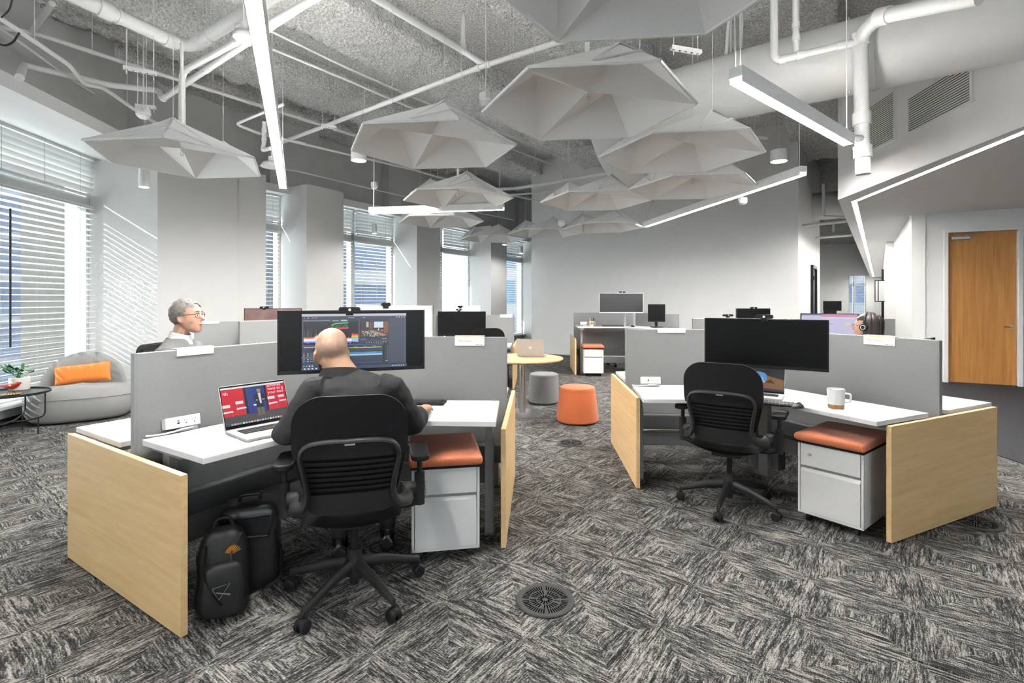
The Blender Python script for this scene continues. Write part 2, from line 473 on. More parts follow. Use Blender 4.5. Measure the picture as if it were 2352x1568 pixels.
beam((2.45, 8.22, 0), -7.0, 8.0, 1.05, 4.95, 200)
beam((5.3, 8.22, 0), -9.0, 5.0, 1.0, 4.95, 120)
beam((-5.25, 8.22, 0), -6.5, 7.0, 0.75, 5.02, 230)

# ------------------------------------------------------------------ walls
def along(p0, p1, z0, z1, th, mb=None, side=1):
    """wall slab between two plan points, thickness th to the left of p0->p1 (side=1) or right"""
    mb = mb or MB()
    if z1 == CEIL: z1 = CEIL + 0.08
    p0 = Vector((p0[0], p0[1])); p1 = Vector((p1[0], p1[1]))
    d = (p1 - p0).normalized(); n = Vector((-d.y, d.x)) * th * side
    mb.prism([p0, p1, p1 + n, p0 + n], z0, z1)
    return mb
# left facade: piers, spandrel, soffit box, concrete above
W1 = [(4.35, 7.60), (0.2, 3.3), (-4.2, -1.0)]
HEAD, FASC, SILL, TRZ = 3.58, 3.73, 0.22, 2.93
ml = MB()
along(f1(-7), f1(7.66), 0, SILL, 0.3, ml)
along(f1(-7, 0.30), f1(7.7, 0.30), FASC, CEIL, 0.6, ml)
along(f1(-7), f1(7.66), HEAD, FASC + 0.1, 0.3, ml)
for a, b in ((7.60, 7.75), (3.3, 4.35), (-1.0, 0.2), (-7, -4.2)):
    along(f1(a), f1(b), 0, FASC, 0.3, ml)
wall_left = struct(ml.build('wall_left', M_WALL))
struct(along(f1(-7, 1.0), f1(7.70, 1.0), HEAD, FASC, 1.0).build('trim_1', M_WALL))
for a, b in ((3.3, 4.35), (-1.0, 0.2), (-7, -4.2)):
    o = along(f1(a, 0.98), f1(b, 0.98), 0, HEAD, 0.98).build('pier', M_WALL, wall_left)
MB().prism([f1(7.62), f1(7.64, 0.95), (-4.72, 8.80), (-4.763, 8.826), (-4.43, 9.22), w2(-6.36), w2(-7.6, -0.3), f1(7.9, -0.3)], 0, FASC).build('corner_column', M_COLM, wall_left)
along(f1(4.35, 0.11), f1(7.6, 0.11), 0.085, SILL - 0.02, 0.11).build('sill_panel', M_FRAME, wall_left)
along(f1(4.35, 0.19), f1(7.62, 0.19), SILL - 0.02, SILL + 0.02, 0.19).build('window_sill', M_WALL, wall_left, bevel=0.004)
along(f1(4.35, 0.12), f1(7.62, 0.12), 0.0, 0.085, 0.12).build('baseboard', M_BLACKM, wall_left)
along(f1(-7, 0.50), f1(7.68, 0.50), FASC, CEIL, 0.25).build('concrete_upstand', M_CONC, wall_left)

# rear facade
TK = [-5.66, -2.94, -0.09, 2.76]
CW = 0.77
mr = MB()
along(w2(-6.5), w2(4.3), 0, SILL, 0.3, mr)
along(w2(-6.5), w2(4.3), HEAD, CEIL, 0.3, mr)
wall_rear = struct(mr.build('wall_rear', M_WALL))
struct(along(w2(-6.45, 0.32), w2(4.3, 0.32), HEAD, FASC, 0.32).build('trim_2', M_WALL))
along(w2(-8.6, 0.08), w2(4.3, 0.08), FASC, CEIL, 0.3).build('concrete_upstand', M_CONC, wall_rear)
for t in TK:
    MB().prism([w2(t, -0.2), w2(t, 0.84), w2(t + CW, 0.84), w2(t + CW, -0.2)], 0, FASC).build('pier', M_COLM, wall_rear)
    MB().prism([w2(t - 0.35, 0.0), w2(t - 0.35, 0.3), w2(t + 0.62, 0.3), w2(t + 0.62, 0.0)], FASC - 0.02, CEIL).build('concrete_pier', M_CONC, wall_rear)
along(w2(-6.4, 0.15), w2(3.2, 0.15), SILL - 0.02, SILL + 0.02, 0.15).build('window_sill', M_WALL, wall_rear)

# white end wall with its baseboard, corridor walls, door wall
FW0 = Vector((0.547, 14.3)); FWD = Vector((1, -0.55)).normalized()
FW1 = Vector((6.24, 11.17))
CD = Vector((0.56, 0.83)).normalized()
wall_far = struct(along(FW0, FW1, 0, CEIL, 0.2).build('wall_far', M_WALL))
struct(along(FW0 + Vector((-.006, -.011)), FW1 + Vector((-.006, -.011)), 0, 0.10, 0.012, side=1).build('baseboard_far', M_WALL))
FW2 = Vector((9.35, 15.55))
wall_corr = struct(along(FW1, FW2, 0, CEIL, 0.2, side=1).build('wall_corridor', M_WALL))
struct(along((1.22, 20.3), (9.2, 15.75), 0, CEIL, 0.2, side=1).build('wall_service', M_WALL))
struct(along(FW2, (21.6, 36.2), 0, CEIL, 0.2, side=1).build('wall_passage', M_WALL))
DW0 = Vector((7.39, 9.47)); DWD = Vector((0.89, -0.455)).normalized()
# door opening in the door wall
DP0 = P(2180, 879, 0); DP1 = P(2337, 888, 0)
s0 = (Vector((DP0.x, DP0.y)) - DW0).dot(DWD); s1 = s0 + 0.93
DH = 2.69; SOF = 3.06
def dw(s): return DW0 + DWD * s
md = MB()
along(dw(0), dw(s0 - 0.03), 0, CEIL, 0.2, md); along(dw(s0 - 0.03), dw(s1 + 0.03), DH + 0.02, CEIL, 0.2, md); along(dw(s1 + 0.03), dw(6.5), 0, CEIL, 0.2, md)
wall_right = struct(md.build('wall_right', M_WALL))
mcr = MB(); C0 = Vector((10.28, 13.78))
along(DW0, C0, 0, CEIL, 0.2, mcr, side=-1)
along(C0, C0 + Vector((-0.12, 0.14)), 0, CEIL, 0.3, mcr, side=-1)
along(C0 + Vector((-0.12, 0.14)), (25.6, 35.4), 0, CEIL, 0.2, mcr, side=-1)
struct(mcr.build('wall_hall', M_WALL))
struct(along((12.9, -6), (12.9, 7.2), 0, CEIL, 0.2, side=-1).build('wall_side', M_WALL))
mbh = MB(); WB = [(-4.6, -1.8), (-1.0, 1.8), (2.6, 5.4), (6.2, 9.0)]
along((-6, -6), (13, -6), 0, 0.3, 0.2, mbh, side=-1); along((-6, -6), (13, -6), 3.6, CEIL, 0.2, mbh, side=-1)
for a, b in ((-6, -4.6), (-1.8, -1.0), (1.8, 2.6), (5.4, 6.2), (9.0, 13)): along((a, -6), (b, -6), 0.3, 3.6, 0.2, mbh, side=-1)
struct(mbh.build('wall_behind', M_WALL))
struct(along(dw(-0.002) + Vector((-.005, -.009)), dw(s0 - 0.09) + Vector((-.005, -.009)), 0, 0.10, 0.012).build('baseboard_right', M_WALL))
# end wall of the passage with an opening for its window
EW0, EW1 = Vector((21.3, 36.4)), Vector((26.0, 35.2)); ED = (EW1 - EW0).normalized()
def ew_at(px):
    k = (px - 1176) / F
    return (k * EW0.y - EW0.x) / (ED.x - k * ED.y)
ea, eb = ew_at(1949), ew_at(1989)
me_ = MB(); zs = 0.25; zt = 3.2
along(EW0, EW0 + ED * ea, 0, CEIL, 0.2, me_); along(EW0 + ED * ea, EW0 + ED * eb, 0, zs, 0.2, me_); along(EW0 + ED * ea, EW0 + ED * eb, zt, CEIL, 0.2, me_); along(EW0 + ED * eb, EW1, 0, CEIL, 0.2, me_)
struct(me_.build('wall_end', M_WALL))

# dropped soffit over the corridor: fascia, soffit, recessed light strips
FC = Vector((5.13, 8.06)); FN = Vector((3.4, -4.0))
SF_END = Vector((24.9, 35.6))
sf = MB()
poly = [FN, FC, SF_END, (25.7, 35.3), C0, DW0, dw(6.3), (12.8, -5.8), (3.5, -5.8)]
sf.prism(poly, SOF, SOF + 0.12)
soffit = struct(sf.build('ceiling_soffit', M_WALL))
fa = MB(); along(FN, FC, SOF + 0.12, CEIL, 0.12, fa, side=-1); fas = fa.build('fascia', M_WALL, soffit)
along(FC, SF_END, SOF + 0.12, SOF + 1.1, 0.12, side=-1).build('fascia', M_WALL, soffit)
# light strips let into the soffit
def strip(name, label, a, b, w=0.07):
    a = Vector(a); b = Vector(b); d = (b - a).normalized(); n = Vector((-d.y, d.x)) * w / 2
    t = thing(name, label, 'light strip', (a.x, a.y, SOF), 0, 'light strips in the soffit')
    m = MB(); o = Vector((a.x, a.y))
    m.prism([a + n - o, b + n - o, b - n - o, a - n - o], -0.006, 0.004)
    m.build('diffuser', M_STRIP, t)
    m = MB()
    for s in (1, -1):
        q = n * s; q2 = n * s * 1.18
        m.prism([a + q - o, b + q - o, b + q2 - o, a + q2 - o], -0.008, 0.004)
    m.build('housing', M_LAMPW, t)
LC = P(1962, 462, SOF); LN = P(2352, 302, SOF); LE = P(1990, 638, SOF)
LD = Vector((LN.x - LC.x, LN.y - LC.y)).normalized()
strip('light_strip', 'long white light strip let into the soffit, running towards the wooden door side', (LC.x + LD.x * 5.6, LC.y + LD.y * 5.6), (LC.x, LC.y))
strip('light_strip', 'narrow light strip in the soffit running down the corridor', (LC.x, LC.y), (LC.x + (24.5 - LC.x), LC.y + (34.7 - LC.y)))

# wooden door with frame, closer and lever
door = struct(thing('door_1', 'tall orange-brown veneered door with closer in the white wall', 'door', (dw(s0).x, dw(s0).y, 0), math.atan2(DWD.y, DWD.x)))
del door['category']; del door['label']
MB().box((0.465, 0.05, DH / 2 + 0.004), (0.922, 0.045, DH - 0.012)).build('door_leaf', M_DOOR, door, bevel=0.002)
fr = MB()
for x in (-0.035, 0.965): fr.box((x, 0.02, DH / 2), (0.06, 0.14, DH))
fr.box((0.465, 0.02, DH + 0.03), (1.06, 0.14, 0.06)); fr.build('door_frame', M_WALL, door, bevel=0.004)
cl = MB().box((0.17, -0.0, DH - 0.10), (0.26, 0.05, 0.055)); clo = cl.build('door_closer', M_STEEL, door, bevel=0.006)
MB().tube([(0.24, -0.03, DH - 0.065), (0.46, -0.05, DH - 0.03), (0.16, -0.02, DH - 0.015)], 0.008, 6).build('closer_arm', M_STEEL, clo)
hd = MB().lathe([(0.0, 0), (0.027, 0), (0.027, 0.012), (0, 0.012)], 16, (0.865, 0.025, 1.02), Matrix.Rotation(PI / 2, 3, 'X'))
hd.tube([(0.865, 0.025, 1.02), (0.865, -0.03, 1.02), (0.845, -0.04, 1.02), (0.75, -0.04, 1.02)], 0.009, 8)
hd.build('door_handle', M_STEEL, door, smooth=True)

# glass door leaf with black frame in the corridor wall, black posts and framed panels in the hall
gd = struct(thing('door_2', 'x', 'x')); del gd['category']; del gd['label']
q = FW1 + (FW2 - FW1).normalized() * 2.7
gd.location = (q.x, q.y, 0); gd.rotation_euler = (0, 0, math.atan2((FW2 - FW1).y, (FW2 - FW1).x))
g = MB()
g.box((0, -0.03, 1.2), (0.10, 0.07, 2.4)); g.box((1.0, -0.03, 1.2), (0.10, 0.07, 2.4)); g.box((0.5, -0.03, 2.36), (0.95, 0.07, 0.08))
g.build('door_frame', M_BLACK, gd)
MB().box((0.5, -0.02, 1.16), (0.9, 0.012, 2.3)).build('door_glass', GLASS, gd)
MB().box((-0.06, -0.075, 2.05), (0.10, 0.02, 0.12)).build('hinge', M_DGREY, gd)
for k, (px, py, d) in enumerate(((2045.5, 600, 15.4), (2031, 618, 20.0))):
    pp = PD(px, py, d)
    o = MB().box((0, 0, pp.z / 2), (0.16, 0.10, pp.z), -0.95).build('hall_door_frame', M_BLACK)
    o.location = (pp.x, pp.y, 0)
    tag(o, ('nearer', 'farther')[k] + ' tall black door frame post on the right side of the corridor', 'door frame', 'black frames in the corridor')
for k, (px, d) in enumerate(((2038.5, 17.0), (2029, 19.0))):
    a = PD(px, 668, d); h = 50 / F * d
    t = thing('wall_display', ('nearer', 'farther')[k] + ' dark framed notice panel standing off the corridor wall', 'wall panel', (a.x, a.y, a.z - h / 2), -0.97, 'framed panels in the corridor')
    MB().box((0, 0, h / 2), (0.55, 0.04, h)).build('frame', M_BLACK, t)
    MB().box((0, -0.022, h / 2), (0.49, 0.006, h - 0.06)).build('panel', M_FRAME, t)

# wall grilles in the fascia
FD = (FC - FN).normalized()
def grille(label, pts):
    """louvred grille on the fascia face between four photograph corners"""
    def hit(px, py):
        k = (px - 1176) / F
        s = (k * FN.y - FN.x) / (FD.x - k * FD.y); q = FN + FD * s
        return s, EYE + (HOR - py) / F * q.y
    c = [hit(*p) for p in pts]
    a0 = min(x[0] for x in c); a1 = max(x[0] for x in c); z0 = min(x[1] for x in c); z1 = max(x[1] for x in c)
    o = FN + FD * a0; L = a1 - a0; Hh = z1 - z0
    t = thing('wall_grille', label, 'air grille', (o.x, o.y, z0), math.atan2(FD.y, FD.x), 'air grilles on the fascia')
    f = MB(); y = 0.012
    for z in (0.0, Hh): f.box((L / 2, y, z), (L + 0.05, 0.024, 0.03))
    for x in (0.0, L): f.box((x, y, Hh / 2), (0.03, 0.024, Hh))
    f.build('frame', M_WALL, t)
    MB().box((L / 2, 0.004, Hh / 2), (L, 0.006, Hh)).build('backing', mat('grille_dark', (0.10, 0.10, 0.10), 0.8), t)
    sm = MB().box((L / 2, 0.013, 0), (L - 0.02, 0.010, 0.012), M=Matrix.Rotation(0.5, 3, 'X') @ Matrix.Identity(3)).mesh('slat'); sm.materials.append(M_WALL)
    n = int(Hh / 0.026)
    for k in range(n):
        q = bpy.data.objects.new('slat', sm); COL.objects.link(q); q.parent = t; q.location = (0, 0, (k + 0.5) * Hh / n)
    return t
grille('louvred air grille on the fascia, the larger one on the right', ((2088, 225), (2235, 165), (2088, 300), (2235, 232)))
grille('louvred air grille on the fascia, the one behind the vertical pipe', ((1957, 300), (2058, 205), (1957, 370), (2058, 300)))

# ------------------------------------------------------------------ windows and blinds
def window(name, fa, a, b, mull=(), inward=0.0):
    """frame and panes between facade parameters a..b"""
    w = struct(thing(name, 'x', 'x')); del w['label']; del w['category']
    def bar(mb, u0, u1, z0, z1, p0=-0.12, p1=0.02): mb.prism([fa(u0, p0), fa(u1, p0), fa(u1, p1), fa(u0, p1)], z0, z1)
    fwid = 0.05
    f = MB()
    bar(f, a, a + fwid, SILL, HEAD); bar(f, b - fwid, b, SILL, HEAD)
    bar(f, a, b, SILL, SILL + 0.06); bar(f, a, b, HEAD - 0.06, HEAD)
    f.build('window_frame', M_FRAME, w)
    f = MB(); bar(f, a, b, TRZ - 0.07, TRZ + 0.07, -0.12, 0.03); f.build('transom', M_FRAME, w)
    for x in mull:
        f = MB(); bar(f, x - 0.045, x + 0.045, SILL, HEAD, -0.12, 0.03); f.build('mullion', M_FRAME, w)
    xs = [a] + list(mull) + [b]
    for x0, x1 in zip(xs[:-1], xs[1:]):
        for z0, z1 in ((SILL + 0.05, TRZ - 0.06), (TRZ + 0.06, HEAD - 0.05)):
            f = MB(); bar(f, x0 + 0.04, x1 - 0.04, z0, z1, -0.06, -0.05); f.build('pane', GLASS, w)
    return w
SL_H = 0.08
def blind(fa, a, b, z0, z1, tilt, label, p=0.10, cords=True, name='venetian_blind'):
    A, B = fa(a, p), fa(b, p); d = (B - A); Ln = d.length; d.normalize()
    t = thing(name, label, 'blind', (A.x, A.y, z0), math.atan2(d.y, d.x), 'venetian blinds')
    n = int(round((z1 - z0 - 0.06) / SL_H))
    R = Matrix.Rotation(tilt, 3, 'X')
    sm = MB()
    w = 0.085
    def fn(u, v):
        y = (v - 0.5) * w; q = R @ Vector((0, y, 0.006 * (1 - (2 * v - 1) ** 2)))
        return Vector((u * Ln, q.y, q.z))
    sm.grid(fn, 1, 4)
    me = sm.mesh('slat'); me.materials.append(M_SLAT)
    for k in range(n):
        o = bpy.data.objects.new('slat', me); COL.objects.link(o); o.parent = t; o.location = (0, 0, 0.05 + (k + 0.5) * SL_H)
    MB().box((Ln / 2, 0, z1 - z0 - 0.02), (Ln, 0.06, 0.04)).build('head_rail', M_SLAT, t)
    MB().box((Ln / 2, 0, 0.015), (Ln, 0.06, 0.02)).build('bottom_rail', M_SLAT, t)
    if cords:
        nx = max(2, int(Ln / 0.75) + 1)
        for k in range(nx):
            x = Ln * (k + 0.5) / nx
            c = MB()
            for y in (-0.045, 0.045): c.tube([(x, y, 0.01), (x, y, z1 - z0 - 0.02)], 0.0018, 4)
            c.build('ladder_cord', M_STRING, t)
    return t
LAB1 = ['beside the curved lounge chair', 'left of the camera', 'behind the camera']
for i, (a, b) in enumerate(W1):
    window('window_%d' % (i + 1), f1, a, b, ((a + b) / 2 - 1.1,))
    blind(f1, a + 0.02, b - 0.02, TRZ + 0.07, HEAD - 0.0, -0.98, 'half-closed upper white venetian blind over the window ' + LAB1[i], 0.09)
    blind(f1, a + 0.02, b - 0.02, SILL + 0.04, TRZ - 0.07, -0.12, 'tall open lower white venetian blind in the window ' + LAB1[i], 0.09)
# tilt wand of the near blind
wd = MB().tube([(0, 0, 0), (0, 0, 1.65)], 0.011, 8).build('tilt_wand', M_DGREY)
wp = PD(12, 798, (6.08)); wd.location = (wp.x + 0.06, wp.y, wp.z); tag(wd, 'long dark grey tilt wand hanging in front of the left window blind', 'blind wand')
RW = [(-6.36, TK[0], ()), (TK[0] + CW, TK[1], (-4.06,)), (TK[1] + CW, TK[2], (-1.27,)), (TK[2] + CW, TK[3], ())]
LAB2 = ['narrow rear window nearest the corner column', 'widest rear window with the grey mullion', 'third rear window along, showing bright sky', 'last rear window by the white end wall']
for i, (a, b, mu) in enumerate(RW):
    window('window_%d' % (i + 4), w2, a, b, mu)
    xs = [a] + list(mu) + [b]
    for j, (x0, x1) in enumerate(zip(xs[:-1], xs[1:])):
        side = '' if not mu else (', left pane' if j == 0 else ', right pane')
        blind(w2, x0 + 0.04, x1 - 0.04, TRZ + 0.07, HEAD - 0.0, -0.95, 'half-closed upper blind in the ' + LAB2[i] + side, 0.08, cords=True)
        blind(w2, x0 + 0.04, x1 - 0.04, SILL + 0.03, TRZ - 0.07, -0.1, 'open lower blind in the ' + LAB2[i] + side, 0.08, cords=True)
for i, (a, b) in enumerate(WB):  # unseen windows added behind the camera for frontal fill light
    w = struct(thing('window_%d' % (i + 9), 'x', 'x')); del w['label']; del w['category']; w.location = (a, -6.1, 0.3)
    f = MB(); L = b - a
    for x in (0.03, L / 2, L - 0.03): f.box((x, 0, 1.65), (0.06, 0.1, 3.3))
    for z in (0.03, 2.6, 3.27): f.box((L / 2, 0, z), (L, 0.1, 0.06))
    f.build('window_frame', M_FRAME, w); MB().box((L / 2, 0, 1.65), (L, 0.01, 3.3)).build('pane', GLASS, w)
# passage window
pw = struct(thing('window_8', 'x', 'x')); del pw['label']; del pw['category']
pc = EW0 + ED * ea; pw.location = (pc.x, pc.y, 0); pw.rotation_euler = (0, 0, math.atan2(ED.y, ED.x))
wl = eb - ea; f = MB()
for x in (0.03, wl * 0.28, wl - 0.03): f.box((x, 0.05, (zs + zt) / 2), (0.07, 0.08, zt - zs))
for z in (zs, 2.5, zt): f.box((wl / 2, 0.05, z), (wl, 0.08, 0.08))
f.build('window_frame', M_FRAME, pw)
MB().box((wl / 2, 0.08, (zs + zt) / 2), (wl, 0.01, zt - zs)).build('pane', GLASS, pw)
blind(lambda s, p: Vector(((EW0 + ED * s).x, (EW0 + ED * s).y - 0.12, 0)), ea + 0.03, eb - 0.03, zs, zt, -0.2, 'white venetian blind in the far window at the end of the corridor')

# ------------------------------------------------------------------ outside
M_STONE = mat('beige_stone', (0.125, 0.12, 0.105), 0.9, var=0.12, scale=9, bump=0.3, bscale=20)
M_TGLASS = mat('tower_blue_glass', (0.012, 0.028, 0.065), 0.25, var=0.3, scale=0.6, spec=0.8)
M_TWHITE = mat('tower_white_band', (0.12, 0.125, 0.135), 0.7, var=0.05, scale=2)
M_TGREY = mat('tower_grey', (0.075, 0.085, 0.105), 0.8, var=0.08, scale=2)
M_TPALE = mat('tower_pale_glass', (0.05, 0.085, 0.13), 0.25, var=0.25, scale=0.8, spec=0.8)
def tower(name, label, c, w, dp, z0, z1, rz, fh, bay, mg, mb_, gz0=None, gz1=None, winw=0.86, winh=0.62):
    t = thing(name, label, 'building', (c[0], c[1], z0), rz, 'buildings outside')
    MB().box((0, 0, (z1 - z0) / 2), (w, dp, z1 - z0)).build('wall', mb_, t)
    gz0 = z0 if gz0 is None else gz0; gz1 = z1 if gz1 is None else gz1
    nb = int(w / bay); nf = int((gz1 - gz0) / fh)
    pm = MB().box((0, 0, 0), (bay * winw, 0.12, fh * winh)).mesh('window_pane'); pm.materials.append(mg)
    for f_ in range(nf):
        for b_ in range(nb):
            o = bpy.data.objects.new('window_pane', pm); COL.objects.link(o); o.parent = t
            o.location = (-w / 2 + (b_ + 0.5) * w / nb, -dp / 2, gz0 - z0 + (f_ + 0.5) * fh)
    return t
tower('stone_pier', 'beige stone pier of the building outside the left window', (-11.76, 12.9), 0.88, 1.0, -12, 22, 0.75, 40, 9, M_STONE, M_STONE)
tower('office_tower', 'dark blue glass tower outside the left window', (-44, 41), 16, 8, -25, 45, 0.75, 3.3, 1.35, M_TGLASS, M_TWHITE, -10, 20, 0.9, 0.8)
tower('office_tower', 'blue glass office block with white floor bands outside the widest rear window', (-15.0, 46), 7.5, 8, -25, 45, 0.33, 3.1, 1.25, M_TGLASS, M_TWHITE, -9, 14, 0.92, 0.6)
tower('office_tower', 'grey office block with small white windows outside the narrow rear window', (-27.5, 52), 9, 8, -25, 45, 0.5, 2.4, 1.8, M_TWHITE, M_TGREY, -8, 13, 0.5, 0.5)
tower('office_tower', 'pale blue office block outside the last rear window by the end wall', (1.5, 50), 7.0, 8, -25, 45, -0.1, 3.2, 1.2, M_TPALE, M_TWHITE, -9, 13, 0.9, 0.62)
tower('office_tower', 'grey blue office block outside the far corridor window', (37, 58), 9, 8, -25, 45, -0.6, 3.2, 1.3, M_TGLASS, M_TGREY, -9, 13, 0.9, 0.6)
tower('office_tower', 'tall unseen grey block added behind the camera to keep sun off the nearer windows', (-18.4, -23.3), 30, 36, -25, 40, math.radians(28.3), 3.5, 2.0, M_TPALE, M_TGREY, -25, -24)  # sun blocker added out of view, its side turned along the sun direction
# ------------------------------------------------------------------ folded acoustic clouds
CZ = 2.9
HEX = [(-0.78, 0.08), (-0.455, -0.66), (0.32, -0.75), (0.777, -0.09), (0.463, 0.67), (-0.32, 0.75)]
def cloud_proto():
    t = thing('acoustic_cloud', 'x', 'ceiling panel', (0, 0, CZ), 0, 'folded white acoustic clouds')
    hi, hc, fr = 0.275, 0.13, 0.50
    V = [Vector((x, y, 0)) for x, y in HEX]
    C = Vector((0, 0, hc)); I = {j: Vector((HEX[j][0] * fr, HEX[j][1] * fr, hi)) for j in (0, 2, 4)}
    def layer(dz, g):
        vs = [v * g + Vector((0, 0, dz)) for v in V] + [C + Vector((0, 0, dz))] + [I[j] + Vector((0, 0, dz)) for j in (0, 2, 4)]
        return vs
    m = MB(); lo = layer(0, 1.0); up = layer(0.022, 1.0)
    fs = []
    for k, j in enumerate((0, 2, 4)):
        a, b = (j - 1) % 6, (j + 1) % 6; q = 7 + k
        fs += [(6, q, a), (6, b, q), (j, a, q), (j, q, b)]
    m.add(lo, fs); m.add(up, [f[::-1] for f in fs])
    for i in range(6):
        j = (i + 1) % 6
        m.add([lo[i], lo[j], up[j], up[i]], [(0, 1, 2, 3)])
    m.build('shell', M_FELT, t)
    # folded rim flange and the frame battens seen on the outside
    r = MB()
    for i in range(6):
        a, b = V[i] + Vector((0, 0, 0.011)), V[(i + 1) % 6] + Vector((0, 0, 0.011))
        r.tube([a, b], 0.0125, 6)
    r.build('rim', M_LAMPW, t)
    for j in (0, 2, 4):
        b_ = MB()
        for k in ((j - 1) % 6, (j + 1) % 6):
            mid = (V[j] + V[k]) / 2 + Vector((0, 0, 0.036)); top = I[j] + Vector((0, 0, 0.03))
            b_.tube([V[j] * 0.93 + Vector((0, 0, 0.05)), top], 0.010, 4); b_.tube([mid * 0.93 + Vector((0, 0, 0.02)), top], 0.010, 4)
            b_.tube([mid, (V[j] * 0.55 + I[j] * 0.45) + Vector((0, 0, 0.03))], 0.008, 4)
        b_.build('batten', M_LAMPW, t)
        MB().tube([I[j] + Vector((0, 0, 0.02)), Vector((I[j].x, I[j].y, CEIL - CZ))], 0.0025, 5).build('hanger_cable', M_CEILP, t)
    return t
CLOUDS = [((-3.36, 5.21), 'in front of the corner column, the leftmost one'),
          ((-0.74, 4.78), 'left of centre above the person in charcoal, below the sprinkler main'),
          ((0.557, 3.79), 'the big central one with a sprinkler in the middle'),
          ((0.57, 2.06), 'nearest the camera, cut by the top edge'),
          ((-0.76, 7.22), 'just above the horizontal linear lamp'),
          ((1.65, 5.0), 'right behind the big central one'),
          ((1.2, 7.38), 'above the grey stool, tip meeting its right neighbour'),
          ((2.29, 6.49), 'crossed by the slanting linear lamp on the right'),
          ((-1.29, 9.32), 'hidden partly behind the horizontal linear lamp'),
          ((-0.47, 11.97), 'farthest left one in front of the rear windows'),
          ((0.69, 10.97), 'far one before the left end of the end wall'),
          ((1.81, 10.12), 'far one touching the left end of the slanting linear lamp')]
pc_ = cloud_proto()
SPK = {}
for i, ((x, y), lab) in enumerate(CLOUDS):
    o = pc_ if i == 0 else copy_tree(pc_)
    o.location = (x, y, CZ); o['label'] = 'folded white acoustic cloud ' + lab
M_BRASS = mat('sprinkler_metal', (0.6, 0.58, 0.52), 0.35, 0.8)
def sprinkler(x, y, z, label, up=False):
    t = thing('sprinkler_head', label, 'sprinkler', (x, y, z), 0, 'sprinkler heads')
    s = 1 if up else -1
    MB().lathe([(0.016, 0), (0.016, 0.02 * s), (0.009, 0.022 * s), (0.009, 0.03 * s)], 10).build('body', M_CEILP, t, smooth=True)
    m = MB(); m.tube([(-0.012, 0, 0.03 * s), (-0.014, 0, 0.05 * s), (-0.004, 0, 0.07 * s)], 0.003, 5); m.tube([(0.012, 0, 0.03 * s), (0.014, 0, 0.05 * s), (0.004, 0, 0.07 * s)], 0.003, 5)
    m.build('yoke', M_BRASS, t); MB().lathe([(0, 0.07 * s), (0.018, 0.07 * s), (0.018, 0.073 * s), (0, 0.073 * s)], 12).build('deflector', M_BRASS, t)
    return t
for (x, y), nm in (((0.557, 3.79), 'the big central cloud'), ((-3.36, 5.21), 'the leftmost cloud'), ((-0.76, 7.22), 'the cloud above the horizontal lamp'), ((2.29, 6.49), 'the cloud crossed by the slanting lamp')):
    o = sprinkler(x, y, CZ + 0.128, 'small sprinkler head under the centre of ' + nm)
    MB().tube([(0, 0, 0.0), (0, 0, 4.1 - CZ - 0.13)], 0.017, 8).build('drop_pipe', M_CEILP, o, smooth=True)

# ------------------------------------------------------------------ linear pendant lamps
LZ = 2.85
def linear_lamp(label, a, b, z=LZ, hang=True, up=False):
    a = Vector((a[0], a[1])); b = Vector((b[0], b[1])); d = b - a; L = d.length
    t = thing('linear_pendant_lamp', label, 'lamp', (a.x, a.y, z), math.atan2(d.y, d.x), 'white linear pendant lamps')
    w, h, th = 0.085, 0.10, 0.006
    m = MB()
    for s in (1, -1): m.box((L / 2, s * (w / 2 - th / 2), h / 2), (L, th, h))
    m.box((L / 2, 0, h - th / 2), (L, w - 2 * th, th)); m.build('housing', M_LAMPW, t)
    MB().box((L / 2, 0, 0.016), (L - 0.02, w - 2 * th - 0.001, 0.02)).build('lens', M_LENS, t)
    if up: MB().box((L / 2, 0, h + 0.002), (L - 0.06, w * 0.6, 0.004)).build('added_glow_strip', M_UPGLOW, t)  # glowing strip added on top of the housing to lift the ceiling
    for x in (-0.002, L + 0.002): MB().box((x, 0, h / 2 + 0.016), (0.006, w, h - 0.032)).build('end_cap', M_LAMPW, t)
    if hang:
        for x in (0.06, L - 0.06):
            MB().tube([(x, 0, h), (x, 0, CEIL - z)], 0.004, 6).build('suspension_rod', M_CEILP, t)
    return t
v = P(650, 434, LZ); u1 = Vector((-0.413, 1)).normalized()
linear_lamp('long white linear pendant lamp hanging lengthwise at upper left, one end out of frame', (v.x - u1.x * 5.3, v.y - u1.y * 5.3), (v.x, v.y), up=True)
a, b = P(1690, 190, LZ), P(1950, 334, LZ)
linear_lamp('short bright linear pendant lamp below the big white duct', (a.x, a.y), (b.x, b.y), up=True)
a, b = P(1845, 402, LZ), P(1481, 522, LZ)
linear_lamp('long slanting linear pendant lamp in front of the white end wall', (a.x, a.y), (b.x, b.y))
a, b = P(850, 491, LZ), P(1157, 482, LZ)
linear_lamp('thin horizontal linear pendant lamp in front of the rear windows', (a.x, a.y), (b.x, b.y))
# lamp added out of view behind the camera to light the foreground
linear_lamp('added linear pendant lamp lighting the foreground, unseen behind the camera on the left', (-3.6, -1.0), (-1.6, -3.0), up=True)

